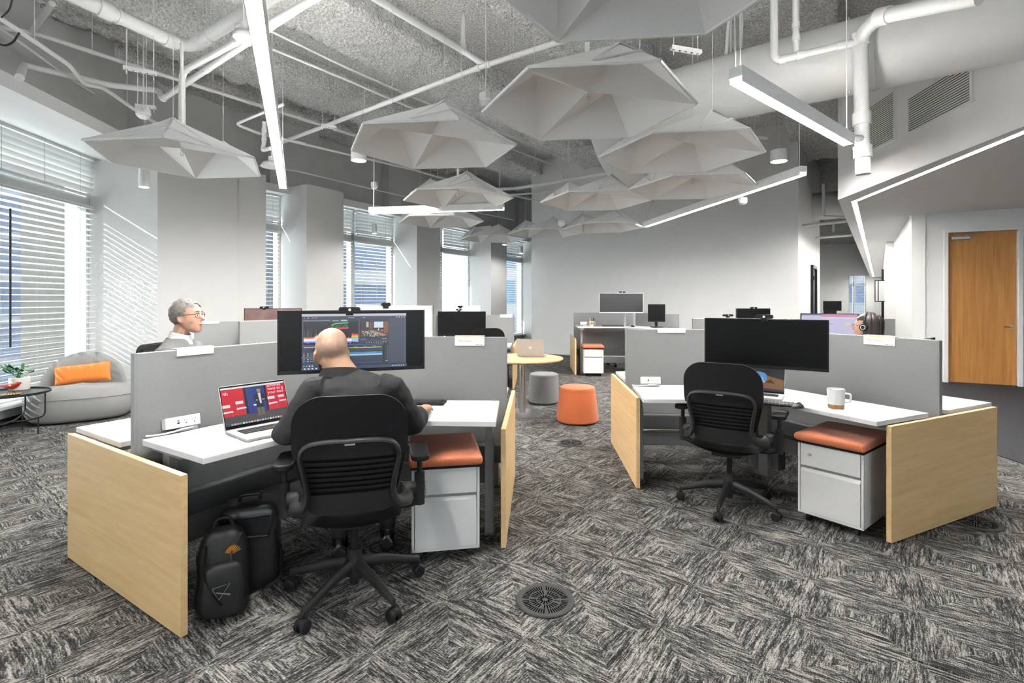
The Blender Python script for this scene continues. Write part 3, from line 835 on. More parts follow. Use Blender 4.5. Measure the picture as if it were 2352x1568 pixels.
# ------------------------------------------------------------------ can lights
def can(px, py, d, label, r=0.05, h=0.2, cord=True):
    p = PD(px, py, d)
    t = thing('can_light', label, 'lamp', (p.x, p.y, p.z), 0, 'white cylinder downlights')
    MB().lathe([(0, h), (r, h), (r, 0), (r * 0.9, 0), (r * 0.9, 0.02)], 20).build('can', M_LAMPW, t, smooth=True)
    MB().lathe([(0, 0.012), (r * 0.9, 0.012), (r * 0.9, 0.014), (0, 0.014)], 20).build('lens', M_CAN, t)
    if cord: MB().tube([(0, 0, h), (0, 0, CEIL - p.z)], 0.003, 5).build('cord', M_CEILP, t)
    return t
can(331, 430, 6.1, 'white cylinder downlight in front of the corner column', 0.055, 0.26)
can(860, 536, 10.4, 'slim cylinder downlight before the widest rear window', 0.05, 0.19)
can(1158, 562, 14.5, 'slim cylinder downlight before the third rear window', 0.06, 0.22)
can(1197, 582, 15.4, 'slim cylinder downlight beside the white end wall', 0.06, 0.22)
can(1789, 371, 7.4, 'wide drum downlight beyond the right-hand clouds', 0.115, 0.16)
can(824, 369, 7.4, 'wide drum downlight under the cloud left of centre', 0.11, 0.16)

# disc shaped speaker / dome lights
def dome(px, py, d, label, r=0.13):
    p = PD(px, py, d)
    t = thing('ceiling_dome', label, 'ceiling fixture', (p.x, p.y, p.z), 0, 'white dome fixtures')
    MB().lathe([(0, 0.0), (r, 0.0), (r, 0.02), (r * 0.8, 0.06), (r * 0.35, 0.08), (r * 0.35, 0.14), (0, 0.14)], 24).build('dome', M_CEILP, t, smooth=True)
    MB().tube([(0, 0, 0.14), (0, 0, CEIL - p.z)], 0.012, 8).build('stem', M_CEILP, t)
dome(625, 384, 6.9, 'white dome fixture just left of the long linear lamp tip', 0.14)
dome(560, 88, 4.6, 'white dome fixture behind the upper part of the long linear lamp', 0.09)
dome(1678, 211, 5.9, 'round collar fixture below the duct by the short linear lamp', 0.10)

# smoke detectors, junction boxes
def detector(px, py, d, label, r=0.055, rod=0.0045):
    p = PD(px, py, d)
    t = thing('smoke_detector', label, 'detector', (p.x, p.y, p.z), 0, 'hanging detectors')
    MB().lathe([(0, 0), (r * 0.55, 0), (r * 0.7, 0.012), (r * 0.85, 0.02), (r * 0.85, 0.035), (r * 1.0, 0.036), (r * 1.0, 0.06), (0, 0.06)], 20).build('sensor', M_WPLA, t, smooth=True)
    MB().lathe([(r * 1.05, 0.06), (r * 1.05, 0.11), (0, 0.125)], 8).build('box', M_CEILP, t)
    MB().tube([(0, 0, 0.115), (0, 0, CEIL - p.z)], rod, 6).build('rod', M_CEILP, t)
detector(1116, 246, 4.2, 'white detector hanging on a rod left of the big central cloud', 0.052)
detector(329, 272, 6.0, 'white round detector above the leftmost cloud', 0.075)
detector(1290, 520, 9.6, 'white detector hanging under the cloud above the grey stool', 0.07)
detector(1706, 470, 8.4, 'white detector under the slanting linear lamp', 0.07)
detector(860, 434, 8.6, 'white detector on the pipe before the widest rear window', 0.06)

# ------------------------------------------------------------------ pipes
def bend(pts, r=0.12, n=5):
    pts = [Vector(p) for p in pts]; out = [pts[0]]
    for a, b, c in zip(pts[:-2], pts[1:-1], pts[2:]):
        u = (a - b); v_ = (c - b); k = min(r, u.length * 0.45, v_.length * 0.45)
        p0, p1 = b + u.normalized() * k, b + v_.normalized() * k
        for i in range(n + 1):
            t = i / n; out.append(p0 * (1 - t) ** 2 + b * 2 * t * (1 - t) + p1 * t * t)
    out.append(pts[-1]); return out
def pipe(label, pts, r, name='ceiling_pipe', cuffs=(), hangers=(), br=0.12, m=None, seg=12):
    pts = [Vector(p) for p in pts]; o0 = pts[0].copy()
    t = thing(name, label, 'pipe', o0, 0, 'white ceiling pipes')
    q = bend([p - o0 for p in pts], br)
    MB().tube(q, r, seg).build('pipe', m or M_CEILP, t, smooth=True)
    def at(k):
        i = int(k); i = min(i, len(pts) - 2); return pts[i].lerp(pts[i + 1], k - i) - o0, (pts[i + 1] - pts[i]).normalized()
    for k in cuffs:
        p, d = at(k); MB().tube([p - d * r * 0.9, p + d * r * 0.9], r * 1.22, seg).build('coupling', M_CEILP, t, smooth=True)
    for k in hangers:
        p, d = at(k)
        h = MB(); h.tube([p - d * 0.012, p + d * 0.012], r * 1.12, seg)
        h.tube([p + Vector((0, 0, r)), Vector((p.x, p.y, CEIL - o0.z))], 0.005, 6); h.build('hanger', M_CEILP, t)
    return t
z = 4.25
pipe('thick white pipe bending at upper left, crossing behind the long lamp', [P(60, -60, z), P(432, 112, z), P(600, 8, z), P(720, -70, z)], 0.068, cuffs=(0.42, 0.86, 1.2), hangers=(0.5, 1.35), br=0.22)
z = 4.1
pipe('long thin sprinkler main crossing the middle of the ceiling', [P(652, 325, z), P(1112, 151, z), P(1290, 94, z), P(1560, 30, z), P(1760, -12, z)], 0.030, cuffs=(0.98, 1.06), hangers=(0.5, 1.4, 3.5), br=0.02)
z = 4.35
pipe('branch pipe descending from the top to the sprinkler main', [P(850, -10, z), P(1065, 118, z), P(1113, 150, z - 0.22)], 0.034, cuffs=(0.98,), hangers=(0.4,))
a = P(1065, 118, 4.35)
pipe('short upright sprinkler stub on the branch pipe', [a, a + Vector((0, 0, 0.40))], 0.026, cuffs=(0.1, 0.45)); sprinkler(a.x, a.y, a.z + 0.40, 'upright sprinkler head on the stub of the branch pipe', True)
z = 4.0
p0, p1, p2 = P(740, -12, z), P(418, 165, z), P(418, 283, 3.35)
pipe('white pipe running down to the leftmost cloud', [p0, p1, Vector((p1.x, p1.y, 3.15))], 0.034, cuffs=(0.97,), hangers=(0.55,))
pipe('white pipe below it ending in an elbow over the corner column', [P(700, 10, z), P(372, 228, z), P(366, 208, z + .15), P(250, 195, z + .05), P(55, 150, z), PD(45, 178, 4.4)], 0.034, cuffs=(0.3, 0.98), hangers=(0.6,), br=0.06)
z = 4.45
pipe('long conduit from the left wall down to the rear, passing behind the lamp', [P(-20, 60, z), P(75, 75, z), P(330, 158, z), P(620, 250, z), P(850, 322, z)], 0.026, hangers=(1.5, 2.5))
z = 3.95
pipe('white conduit running along the left window bulkhead with a kink', [P(-20, 28, z), P(160, 150, z), P(195, 195, z), P(235, 200, z), P(325, 262, z), P(395, 305, z)], 0.022, hangers=(0.5, 3.6), br=0.08)
pipe('thin conduit parallel to the kinked one', [P(-20, 50, z + .1), P(140, 165, z + .1), P(215, 215, z + .1)], 0.014)
pipe('thin dark cable sagging at the upper left wall', [P(32, -20, z), P(22, 25, z), P(-10, 50, z)], 0.007, m=M_DGREY)
pipe('dark cable loop hanging by the upper left wall', [PD(45, 75, 3.6), PD(30, 98, 3.6), PD(10, 106, 3.6), PD(-15, 95, 3.6)], 0.007, m=M_DGREY)
a, b = P(73, 72, 4.45), P(120, 8, 4.5); pipe('short slanting brace pipe joining the thick pipe', [a, b], 0.03)
z = 4.0
pipe('thin conduit pair crossing toward the rear windows, upper one', [P(620, 70, z + .5), P(800, 157, z + .5), P(1000, 245, z + .5), P(1295, 360, z + .5)], 0.016, hangers=(1.4,))
pipe('thin conduit pair crossing toward the rear windows, lower one', [P(625, 112, z + .4), P(800, 185, z + .4), P(1000, 272, z + .4), P(1285, 385, z + .4), P(1294, 410, z + .2)], 0.016, hangers=(1.6,))
pipe('thin bracket pipe bent in a hook left of the long lamp tip', [P(650, 240, z - .2), P(541, 285, z - .2), P(600, 308, z - .2), P(700, 330, z - .2)], 0.018, br=0.1)
pipe('conduit along the rear upstand below the long lamp tip', [P(540, 372, 3.95), P(680, 392, 3.95), P(1000, 468, 3.95), P(1180, 505, 3.95)], 0.016)
pipe('conduit crossing above the horizontal lamp', [P(660, 322, 3.9), P(930, 385, 3.9), P(1100, 432, 3.9), P(1330, 482, 3.9)], 0.018, hangers=(1.4,))
pipe('white pipe crossing behind the right clouds toward the windows', [P(1030, 442, 3.9), P(1190, 432, 3.9), P(1440, 390, 3.9), P(1640, 352, 3.9)], 0.034, cuffs=(1.0,), hangers=(1.5,))
pipe('thin pipe crossing above the far clouds', [P(980, 462, 3.9), P(1260, 441, 3.9), P(1500, 405, 3.9)], 0.022)
pipe('white sprinkler stub below the long lamp tip', [PD(607, 280, 6.9), PD(607, 330, 6.9), PD(603, 345, 6.9), PD(622, 340, 6.7)], 0.028, cuffs=(0.4, 0.8))
# big sprinkler riser at right with couplings
dR = 4.75
pv = [PD(2250, -8, 3.75), PD(2015, 40, 4.45), PD(1975, 82, 4.75), PD(1990, 400, 4.75)]
pv[3] = Vector((pv[2].x + 0.03, pv[2].y, EYE + (HOR - 400) / F * 4.75))
rp = pipe('thick white sprinkler riser dropping in front of the air grilles', pv, 0.062, cuffs=(0.93, 2.03, 2.6, 2.84), br=0.16)
rp2 = [PD(1968, 96, 4.75), PD(1790, 138, 5.0), PD(1778, 130, 5.0), PD(1778, -10, 5.0)]
pipe('white side branch of the riser with an upturned elbow', rp2, 0.036, cuffs=(0.2, 0.72, 0.96), br=0.08)
pipe('short vertical pipe standing on the side branch', [PD(1829, 128, 4.95), PD(1827, -10, 4.95)], 0.03, cuffs=(0.3, 0.5))
pipe('short stub pipe from the riser to the short linear lamp', [PD(1978, 318, 4.72), PD(1945, 315, 4.6)], 0.03)
# hangers and struts around the duct
for k, (x0, y0, x1, y1, d, r) in enumerate(((1675, 30, 1668, 130, 5.9, 0.02), (1703, 25, 1702, 112, 6.0, 0.024), (1688, 40, 1688, 160, 3.25, 0.006), (1942, 215, 1936, 300, 6.6, 0.03), (1950, 40, 1951, 215, 5.2, 0.006))):
    pipe(('slim strut', 'square strut', 'thin rod', 'white post', 'thin rod above')[k] + ' by the big white duct, ' + ('leftmost', 'second', 'by the lamp end', 'beside the grille', 'by the riser elbow')[k], [PD(x0, y0, d), PD(x1, y1, d)], r)

# big duct
ax = Vector((3.555, 5.2, 3.97)); ad = Vector((-0.786, 0.618, 0)).normalized()
t = thing('air_duct', 'big white wrapped round duct crossing the upper right', 'duct', ax, 0)
m = MB(); pts = [ax * 0 + ad * s for s in (-5.5, -3.5, -1.5, 0, 0.8, 1.6, 2.1)]
m.tube(pts, 0.365, 40); m.build('duct', M_DUCT, t, smooth=True)
m = MB(); e0 = ad * 2.05
m.tube(bend([e0, e0 + ad * 0.75, e0 + ad * 0.75 + Vector((0.35, 1.3, -0.05)), e0 + ad * 0.75 + Vector((1.6, 5.0, -0.1))], 0.6, 8), 0.36, 32); m.build('elbow', M_DUCT, t, smooth=True)
for s in (-1.9, -0.1, 1.75): MB().tube([ad * (s - 0.02), ad * (s + 0.02)], 0.372, 40).build('band', M_DUCT, t, smooth=True)
# white duct and pipes over the corridor opening
p = PD(1925, 470, 13.5)
t = thing('air_duct', 'white round duct crossing over the corridor opening', 'duct', p, 0)
MB().tube([(-1.6, 0.9, 0), (3.0, -1.6, 0)], 0.36, 28).build('duct', M_DUCT, t, smooth=True)
for k, (pa, pb) in enumerate((((1842, 518, 11.5), (1945, 508, 11.0)), ((1875, 546, 13.5), (1955, 540, 12.5)), ((1891, 422, 11.8), (1892, 495, 11.8)), ((1892, 497, 11.8), (1945, 499, 11.6)), ((1914, 512, 14), (1914, 533, 14)))):
    pipe('white pipe over the corridor opening, ' + ('long lower one', 'lowest far one', 'upright one', 'short level one', 'small upright farther one')[k], [PD(*pa), PD(*pb)], 0.032)
# perforated strut channels hung on rods
def strut(px, py, d, rz, label, L=0.28):
    p = PD(px, py, d)
    t = thing('strut_channel', label, 'bracket', p, rz, 'hung strut channels')
    m = MB(); m.box((0, 0, 0), (L, 0.045, 0.006)); m.box((0, 0.02, 0.014), (L, 0.005, 0.028)); m.box((0, -0.02, 0.014), (L, 0.005, 0.028)); m.build('channel', M_CEILP, t)
    m = MB()
    for k in range(5): m.box((-L / 2 + (k + 0.5) * L / 5, 0, -0.0035), (L / 14, 0.014, 0.002))
    m.build('slots', M_DGREY, t)
    m = MB()
    for x in (-L * 0.4, L * 0.4): m.tube([(x, 0, -0.05), (x, 0, CEIL - p.z)], 0.004, 6)
    m.build('rods', M_CEILP, t)
strut(322, 165, 5.2, 0.6, 'perforated strut channel hanging on two rods at upper left')
strut(335, 247, 5.9, 0.3, 'strut channel above the round detector at upper left', 0.2)
strut(1575, 118, 4.4, 0.3, 'strut channel hanging right of the big central cloud', 0.3)
strut(1722, 268, 6.9, 0.3, 'strut channel below the duct elbow', 0.3)
strut(1745, 318, 7.4, 0.3, 'strut channel beside the wide drum downlight', 0.25)
strut(755, 292, 7.2, 0.5, 'strut channel under the sprinkler main near the long lamp', 0.2)
# rods and cables hanging free
for k, (x, y, d) in enumerate(((489, 60, 5.5), (455, 60, 5.3), (736, 70, 6.5), (778, 200, 8.0), (1116, 200, 5.9), (1172, 130, 5.4), (1470, 300, 8.5), (1230, 400, 9.0), (1475, 510, 9.8))):
    p = PD(x, y, d); o = MB().tube([(0, 0, 0), (0, 0, CEIL - p.z)], 0.0035, 5).build('hanging_rod', M_CEILP); o.location = p
    tag(o, 'thin white rod hanging from the ceiling, ' + ('by the thick pipe bend', 'left of the thick pipe bend', 'above the sprinkler main at left', 'over the cloud left of centre', 'on the sprinkler main', 'right of the hanging detector', 'between the middle clouds', 'above the far clouds', 'at the far tip of the slanting lamp')[k], 'rod', 'thin ceiling rods')
# ------------------------------------------------------------------ task chair
def back_y(x, z): return -0.215 - 0.10 * ((z - 0.5) / 0.55) + 0.42 * x * x - 0.018 * math.sin(PI * min(1, max(0, (z - 0.45) / 0.4)))
def half_w(z):
    pts = [(0.50, 0.175), (0.60, 0.205), (0.72, 0.235), (0.82, 0.252), (0.93, 0.250), (1.06, 0.238)]
    for (a, wa), (b, wb) in zip(pts[:-1], pts[1:]):
        if z <= b: return wa + (wb - wa) * max(0, (z - a) / (b - a))
    return pts[-1][1]
def shell(z0, z1, off, th, rtop=0.0, rbot=0.0, nu=16, nv=14, inset=0.0):
    """curved back panel between heights, rounded corners, closed solid"""
    m = MB(); W = nu + 1
    def pt(u, v, o):
        z = z0 + (z1 - z0) * v; w = half_w(z) - inset
        if rtop and z > z1 - rtop:
            k = (z - (z1 - rtop)) / rtop; w -= rtop * (1 - math.sqrt(max(0, 1 - k * k)))
        if rbot and z < z0 + rbot:
            k = ((z0 + rbot) - z) / rbot; w -= rbot * (1 - math.sqrt(max(0, 1 - k * k)))
        x = (2 * u - 1) * w
        return Vector((x, back_y(x, z) + o, z))
    vv = [math.sin(j / nv * PI / 2) if rtop else j / nv for j in range(nv + 1)]
    fr = [pt(i / nu, v, off) for v in vv for i in range(W)]
    bk = [pt(i / nu, v, off + th) for v in vv for i in range(W)]
    n = len(fr); fs = []
    for j in range(nv):
        for i in range(nu):
            a = j * W + i
            fs.append((a, a + 1, a + W + 1, a + W)); fs.append((n + a, n + a + W, n + a + W + 1, n + a + 1))
    for i in range(nu):
        fs.append((i, n + i, n + i + 1, i + 1)); a = nv * W + i; fs.append((a, a + 1, n + a + 1, n + a))
    for j in range(nv):
        a = j * W; fs.append((a, a + W, n + a + W, n + a)); a = j * W + nu; fs.append((a, n + a, n + a + W, a + W))
    m.add(fr + bk, fs); return m
def make_chair(name='task_chair', phase=0.0):
    t = thing(name, 'x', 'chair', (0, 0, 0), 0, 'black task chairs')
    m = MB(); m.lathe([(0.0, 0.055), (0.024, 0.055), (0.024, 0.10), (0.048, 0.105), (0.055, 0.15), (0.036, 0.20), (0.036, 0.235), (0, 0.235)], 20); m.build('base_hub', M_DGREY, t, smooth=True)
    MB().tube([(0, 0, 0.22), (0, 0, 0.40)], 0.019, 14).build('gas_column', M_BLACK, t, smooth=True)
    for k in range(5):
        a = phase + 2 * PI * k / 5; d = Vector((math.cos(a), math.sin(a), 0))
        m = MB(); m.tube([d * 0.03 + Vector((0, 0, 0.155)), d * 0.15 + Vector((0, 0, 0.14)), d * 0.30 + Vector((0, 0, 0.098)), d * 0.335 + Vector((0, 0, 0.09)), d * 0.338 + Vector((0, 0, 0.075))], [0.033, 0.028, 0.020, 0.018, 0.012], 10, sc=(0.85, 1.0))
        m.build('base_leg', M_DGREY, t, smooth=True)
        m = MB(); n = Vector((-d.y, d.x, 0)); c = d * 0.338 + Vector((0, 0, 0.0305))
        Rm = Matrix((n, Vector((0, 0, 1)), n.cross(Vector((0, 0, 1))))).transposed()
        for s in (-1, 1):
            M_ = Matrix.Rotation(a, 3, 'Z') @ Matrix.Rotation(PI / 2, 3, 'X')
            m.lathe([(0, 0), (0.024, 0), (0.030, 0.004), (0.030, 0.018), (0.024, 0.023), (0, 0.023)], 18, c + n * (0.0065 * s + (0.023 if s > 0 else 0)), M_)
        m.ell(c + Vector((0, 0, 0.012)), (0.026, 0.026, 0.024), 10, 6)
        m.tube([c + Vector((0, 0, 0.02)), c + Vector((0, 0, 0.05))], 0.01, 8)
        m.build('caster', M_BLACK, t, smooth=True)
    # seat: waterfall pad
    m = MB()
    def seatpt(u, v, top):
        x = (2 * u - 1); y = v
        w = 0.245 * (1 - 0.10 * (1 - v) ** 3) ; ry = 0.235
        X = x * w; Y = -0.22 + 0.47 * v
        e = max(0.0, 1 - (abs(x) ** 5)) ** 0.5 * max(0.0, 1 - abs(2 * v - 1) ** 6) ** 0.5
        sag = 0.012 * (x * x) - 0.03 * max(0, v - 0.75)
        return Vector((X, Y, 0.452 + sag + (0.045 * e if top else -0.05 * e * (0.35 + 0.65 * (1 - x * x)))))
    m.grid(lambda u, v: seatpt(u, v, True), 18, 18); m.grid(lambda u, v: seatpt(1 - u, v, False), 18, 18)
    m.build('seat', M_CHFAB, t, smooth=True)
    m = MB(); m.box((0, 0.0, 0.40), (0.20, 0.26, 0.05)); m.build('mechanism', M_DGREY, t, bevel=0.012)
    shell(0.52, 1.055, 0.0, 0.035, rtop=0.12, rbot=0.04, inset=0.0).build('back_cushion', M_CHFAB, t, smooth=True)
    shell(0.772, 1.062, -0.016, 0.016, rtop=0.125, inset=-0.004).build('back_shell', M_BLACKM, t, smooth=True)
    for k in range(6):
        z = 0.622 + k * 0.0245
        shell(z, z + 0.014, -0.018, 0.012, nv=1, inset=0.012).build('back_slat', M_BLACK, t)
    shell(0.505, 0.608, -0.026, 0.020, rbot=0.03, inset=0.0, nv=8).build('lower_shell', M_DGREY, t, smooth=True)
    # bow frame
    R_ = [(-0.262, -0.10, 0.535), (-0.252, -0.20, 0.535), (-0.205, -0.275, 0.560), (-0.187, -0.288, 0.62), (-0.200, -0.305, 0.72), (-0.212, -0.315, 0.79), (-0.190, -0.330, 0.842), (-0.13, -0.342, 0.862), (0, -0.348, 0.866)]
    pts = R_ + [(-x, y, z) for x, y, z in R_[-2::-1]]
    rr = [0.034, 0.033, 0.031, 0.023, 0.019, 0.018, 0.017, 0.0165, 0.016]; rr = rr + rr[-2::-1]
    fine = []; fr_ = []
    P_ = [Vector(p) for p in pts]
    for i in range(len(P_) - 1):
        p0, p1, p2, p3 = P_[max(i - 1, 0)], P_[i], P_[i + 1], P_[min(i + 2, len(P_) - 1)]
        for k in range(4):
            s = k / 4
            fine.append(0.5 * ((2 * p1) + (p2 - p0) * s + (2 * p0 - 5 * p1 + 4 * p2 - p3) * s * s + (3 * p1 - p0 - 3 * p2 + p3) * s ** 3)); fr_.append(rr[i] + (rr[i + 1] - rr[i]) * s)
    fine.append(P_[-1]); fr_.append(rr[-1])
    MB().tube(fine, fr_, 10, sc=(1.0, 0.62), up=(0, 1, 0)).build('back_frame', M_DGREY, t, smooth=True)
    MB().box((0, -0.358, 0.853), (0.045, 0.004, 0.008)).build('badge', M_STEEL, t)
    for s in (-1, 1):
        m = MB()
        m.tube([(s * 0.10, 0.02, 0.415), (s * 0.27, 0.0, 0.425), (s * 0.325, -0.02, 0.45)], 0.018, 8); m.tube([(s * 0.325, -0.02, 0.43), (s * 0.325, -0.025, 0.60)], 0.022, 10, sc=(0.8, 1.2)); m.tube([(s * 0.325, -0.025, 0.58), (s * 0.325, -0.025, 0.675)], 0.014, 10)
        m.build('arm_post', M_DGREY, t, smooth=True)
        pad = MB(); pp = pad.rrect(0.095, 0.26, 0.04); pad.prism([(x + s * 0.325, y + 0.02) for x, y in pp], 0.675, 0.705); pad.build('arm_pad', M_BLACK, t, bevel=0.008)
        m = MB(); M_ = Matrix.Rotation(PI / 2, 3, 'Y'); m.lathe([(0, -0.025), (0.038, -0.025), (0.042, -0.015), (0.042, 0.015), (0.038, 0.025), (0, 0.025)], 20, (s * 0.275, -0.10, 0.535), M_); m.build('tension_knob', M_BLACK, t, smooth=True)
    return t

# ------------------------------------------------------------------ workstation pods (three arms at 120 degrees)
def wedge_point(c, ang_a, ang_b, off):
    """corner of the strip kept off metres from both arms of a 120 degree wedge"""
    bis = Vector((math.cos(ang_a) + math.cos(ang_b), math.sin(ang_a) + math.sin(ang_b))).normalized()
    return Vector((c[0], c[1])) + bis * off / math.sin(PI / 3)
def uv(a): return Vector((math.cos(a), math.sin(a)))
def divider(c, ang, L, label, top=1.22, tags=()):
    t = thing('desk_divider', label, 'divider', (c[0], c[1], 0), ang, 'grey fabric desk dividers')
    MB().box((L / 2 + 0.01, 0, (top + 0.46) / 2), (L - 0.04, 0.034, top - 0.46)).build('fabric_panel', M_DIV, t, bevel=0.004)
    MB().box((L - 0.006, 0, (top + 0.40) / 2), (0.012, 0.036, top - 0.40)).build('edge_trim', M_EDGE, t, bevel=0.002)
    MB().box((L / 2, 0, 0.395), (L - 0.06, 0.15, 0.13)).build('spine_beam', M_DMET, t, bevel=0.01)
    MB().box((L / 2, 0, 0.24), (L - 0.3, 0.10, 0.12)).build('power_box', M_GMET, t, bevel=0.006)
    for x in (0.12, L - 0.12): MB().box((x, 0, 0.165), (0.05, 0.09, 0.33)).build('spine_foot', M_DMET, t)
    return t
def end_panel(c, ang, L, label, W=1.31, H=0.72):
    e = Vector((c[0], c[1])) + uv(ang) * (L + 0.016)
    o = MB().box((0, 0, 0), (W, 0.03, H - 0.012)).build('end_panel', M_OAK, bevel=0.0015)
    o.location = (e.x, e.y, 0.012 + (H - 0.012) / 2); o.rotation_euler = (0, 0, ang + PI / 2)
    tag(o, label, 'end panel', 'light oak end panels'); return o
def desk(c, poly, z, legs, label):
    """poly: six plan points of the winged worktop"""
    t = thing('desk', label, 'desk', (c[0], c[1], 0), 0, 'white winged desks')
    q = [(p[0] - c[0], p[1] - c[1]) for p in poly]
    MB().prism(q, z - 0.029, z).build('worktop', M_WTOP, t, bevel=0.002)
    for lx, ly, a in legs:
        x, y = lx - c[0], ly - c[1]
        g = MB(); g.box((x, y, 0.30), (0.055, 0.085, 0.60), a); lo = g.build('leg', M_GMET, t, bevel=0.003)
        MB().box((x, y, (z - 0.03 + 0.55) / 2), (0.042, 0.068, z - 0.03 - 0.55), a).build('leg_column', M_GMET, lo, bevel=0.002)
        MB().box((x, y, 0.006), (0.065, 0.10, 0.012), a).build('leg_foot', M_DMET, lo, bevel=0.002)
        MB().box((x, y, z - 0.055), (0.07, 0.36, 0.04), a).build('lift_bracket', M_GMET, lo, bevel=0.004)
    return t
def wing_poly(c, a1, a2, L1, L2, g=0.13, dep=0.60, over=0.0):
    """worktop of the wedge going counter-clockwise from arm a1 to arm a2"""
    c = Vector((c[0], c[1])); n1 = uv(a1 + PI / 2); n2 = uv(a2 - PI / 2)
    return [c + uv(a1) * (L1 - 0.03) + n1 * g, c + uv(a1) * (L1 - 0.03) + n1 * (g + dep), wedge_point(c, a1, a2, g + dep), c + uv(a2) * (L2 - 0.03) + n2 * (g + dep), c + uv(a2) * (L2 - 0.03) + n2 * g, wedge_point(c, a1, a2, g)]
def wing_legs(c, a1, a2, L1, L2):
    c = Vector((c[0], c[1])); out = []
    for a, L, s in ((a1, L1, 1), (a2, L2, -1)):
        p = c + uv(a) * (L - 0.12) + uv(a + s * PI / 2) * 0.42; out.append((p.x, p.y, a + 0))
    p = wedge_point(c, a1, a2, 0.3); out.append((p.x, p.y, (a1 + a2) / 2 + PI / 2)); return out

# front left pod
CL = (-1.254, 3.763); aA = math.atan2(-0.843, -0.537); aB = math.radians(-2.8); aT = math.radians(117.4)
divider(CL, aA + math.radians(3.9), 1.36, 'grey fabric divider in front of the person in the cardigan, by the red laptop screen')
divider(CL, aB, 1.22, 'grey fabric divider carrying the name card, right of the editing monitor')
divider(CL, aT, 1.30, 'grey fabric divider hidden behind the big editing monitor')
end_panel(CL, aA, 1.36, 'large light oak end panel at the left front')
end_panel(CL, aB, 1.22, 'light oak end panel seen edge-on left of the orange stool')
end_panel(CL, aT, 1.30, 'light oak end panel behind the front left workstation')
pl = [(-1.849, 2.56), (-1.364, 2.263), (-0.91, 2.976), (-0.0933, 2.937), (-0.0877, 3.552), (-1.184, 3.604)]
desk(CL, pl, 0.79, [(-1.735, 2.60, aA), (-0.143, 3.287, aB), (-1.10, 3.35, 2.0)], 'white winged desk where the person in charcoal works')
desk(CL, wing_poly(CL, aT, aA + 2 * PI, 1.3, 1.36), 0.735, wing_legs(CL, aT, aA + 2 * PI, 1.3, 1.36), 'white winged desk of the person in the cardigan behind the left divider')
desk(CL, wing_poly(CL, aB, aT, 1.22, 1.3), 0.735, wing_legs(CL, aB, aT, 1.22, 1.3), 'white winged desk behind the divider with the name card')
# front right pod
CR = (2.302, 4.616); aC = math.radians(177.6); aD = math.radians(-64.3); aU = math.radians(56.6)
divider(CR, aC, 1.27, 'grey fabric divider left of the big black monitor')
divider(CR, aD - math.radians(1.2), 1.33, 'grey fabric divider with the name card at right, hiding the person with the headset')
divider(CR, aU, 1.30, 'grey fabric divider hidden behind the big black monitor')
end_panel(CR, aC, 1.27, 'light oak end panel right of the orange stool')
end_panel(CR, aD, 1.33, 'large light oak end panel at the right front')
end_panel(CR, aU, 1.30, 'light oak end panel behind the front right workstation')
pr_ = [(2.713, 3.335), (2.207, 3.097), (1.888, 3.761), (0.975, 3.80), (1.048, 4.45), (2.2, 4.40)]
desk(CR, pr_, 0.752, [(1.06, 4.27, aC), (2.14, 4.33, 0.5), (2.50, 3.32, aD)], 'white winged desk with the steel mug and black mouse')
desk(CR, wing_poly(CR, aU, aC, 1.3, 1.27), 0.735, wing_legs(CR, aU, aC, 1.3, 1.27), 'white winged desk behind the divider left of the big black monitor')
desk(CR, wing_poly(CR, aD, aU, 1.33, 1.3), 0.735, wing_legs(CR, aD, aU, 1.33, 1.3), 'white winged desk of the person with the headset')
for k, z in enumerate((0.24, 0.38)):
    pass

# ------------------------------------------------------------------ chairs
ch = make_chair(phase=math.radians(30) - math.radians(14))
ch.location = (-0.80, 2.60, 0); ch.rotation_euler = (0, 0, math.radians(14))
ch['label'] = 'black task chair the person in charcoal sits on'
# second chair: own caster phase
ch2 = make_chair(phase=math.radians(163) + math.radians(33))
ch2.location = (1.58, 3.72, 0); ch2.rotation_euler = (0, 0, math.radians(-33)); ch2['label'] = 'empty black task chair at the right front desk'
cm = copy_tree(ch, (-2.46, 3.98, 0), math.radians(-88), 'black task chair of the person in the cardigan')
for c_ in cm.children:
    if c_.name.split('.')[0] not in ('base_leg', 'caster', 'base_hub'): c_.location.z += 0.09
cw = copy_tree(ch, (3.27, 4.50, 0), math.radians(38), 'black task chair of the person with the headset')
for c_ in cw.children:
    if c_.name.split('.')[0] not in ('base_leg', 'caster', 'base_hub'): c_.location.z += 0.11
copy_tree(ch, (-0.40, 8.02, 0), math.radians(8), 'empty black task chair before the black monitor near the rear windows')
copy_tree(ch, (1.98, 11.45, 0), math.radians(178), 'black task chair behind the divider of the raised desk')

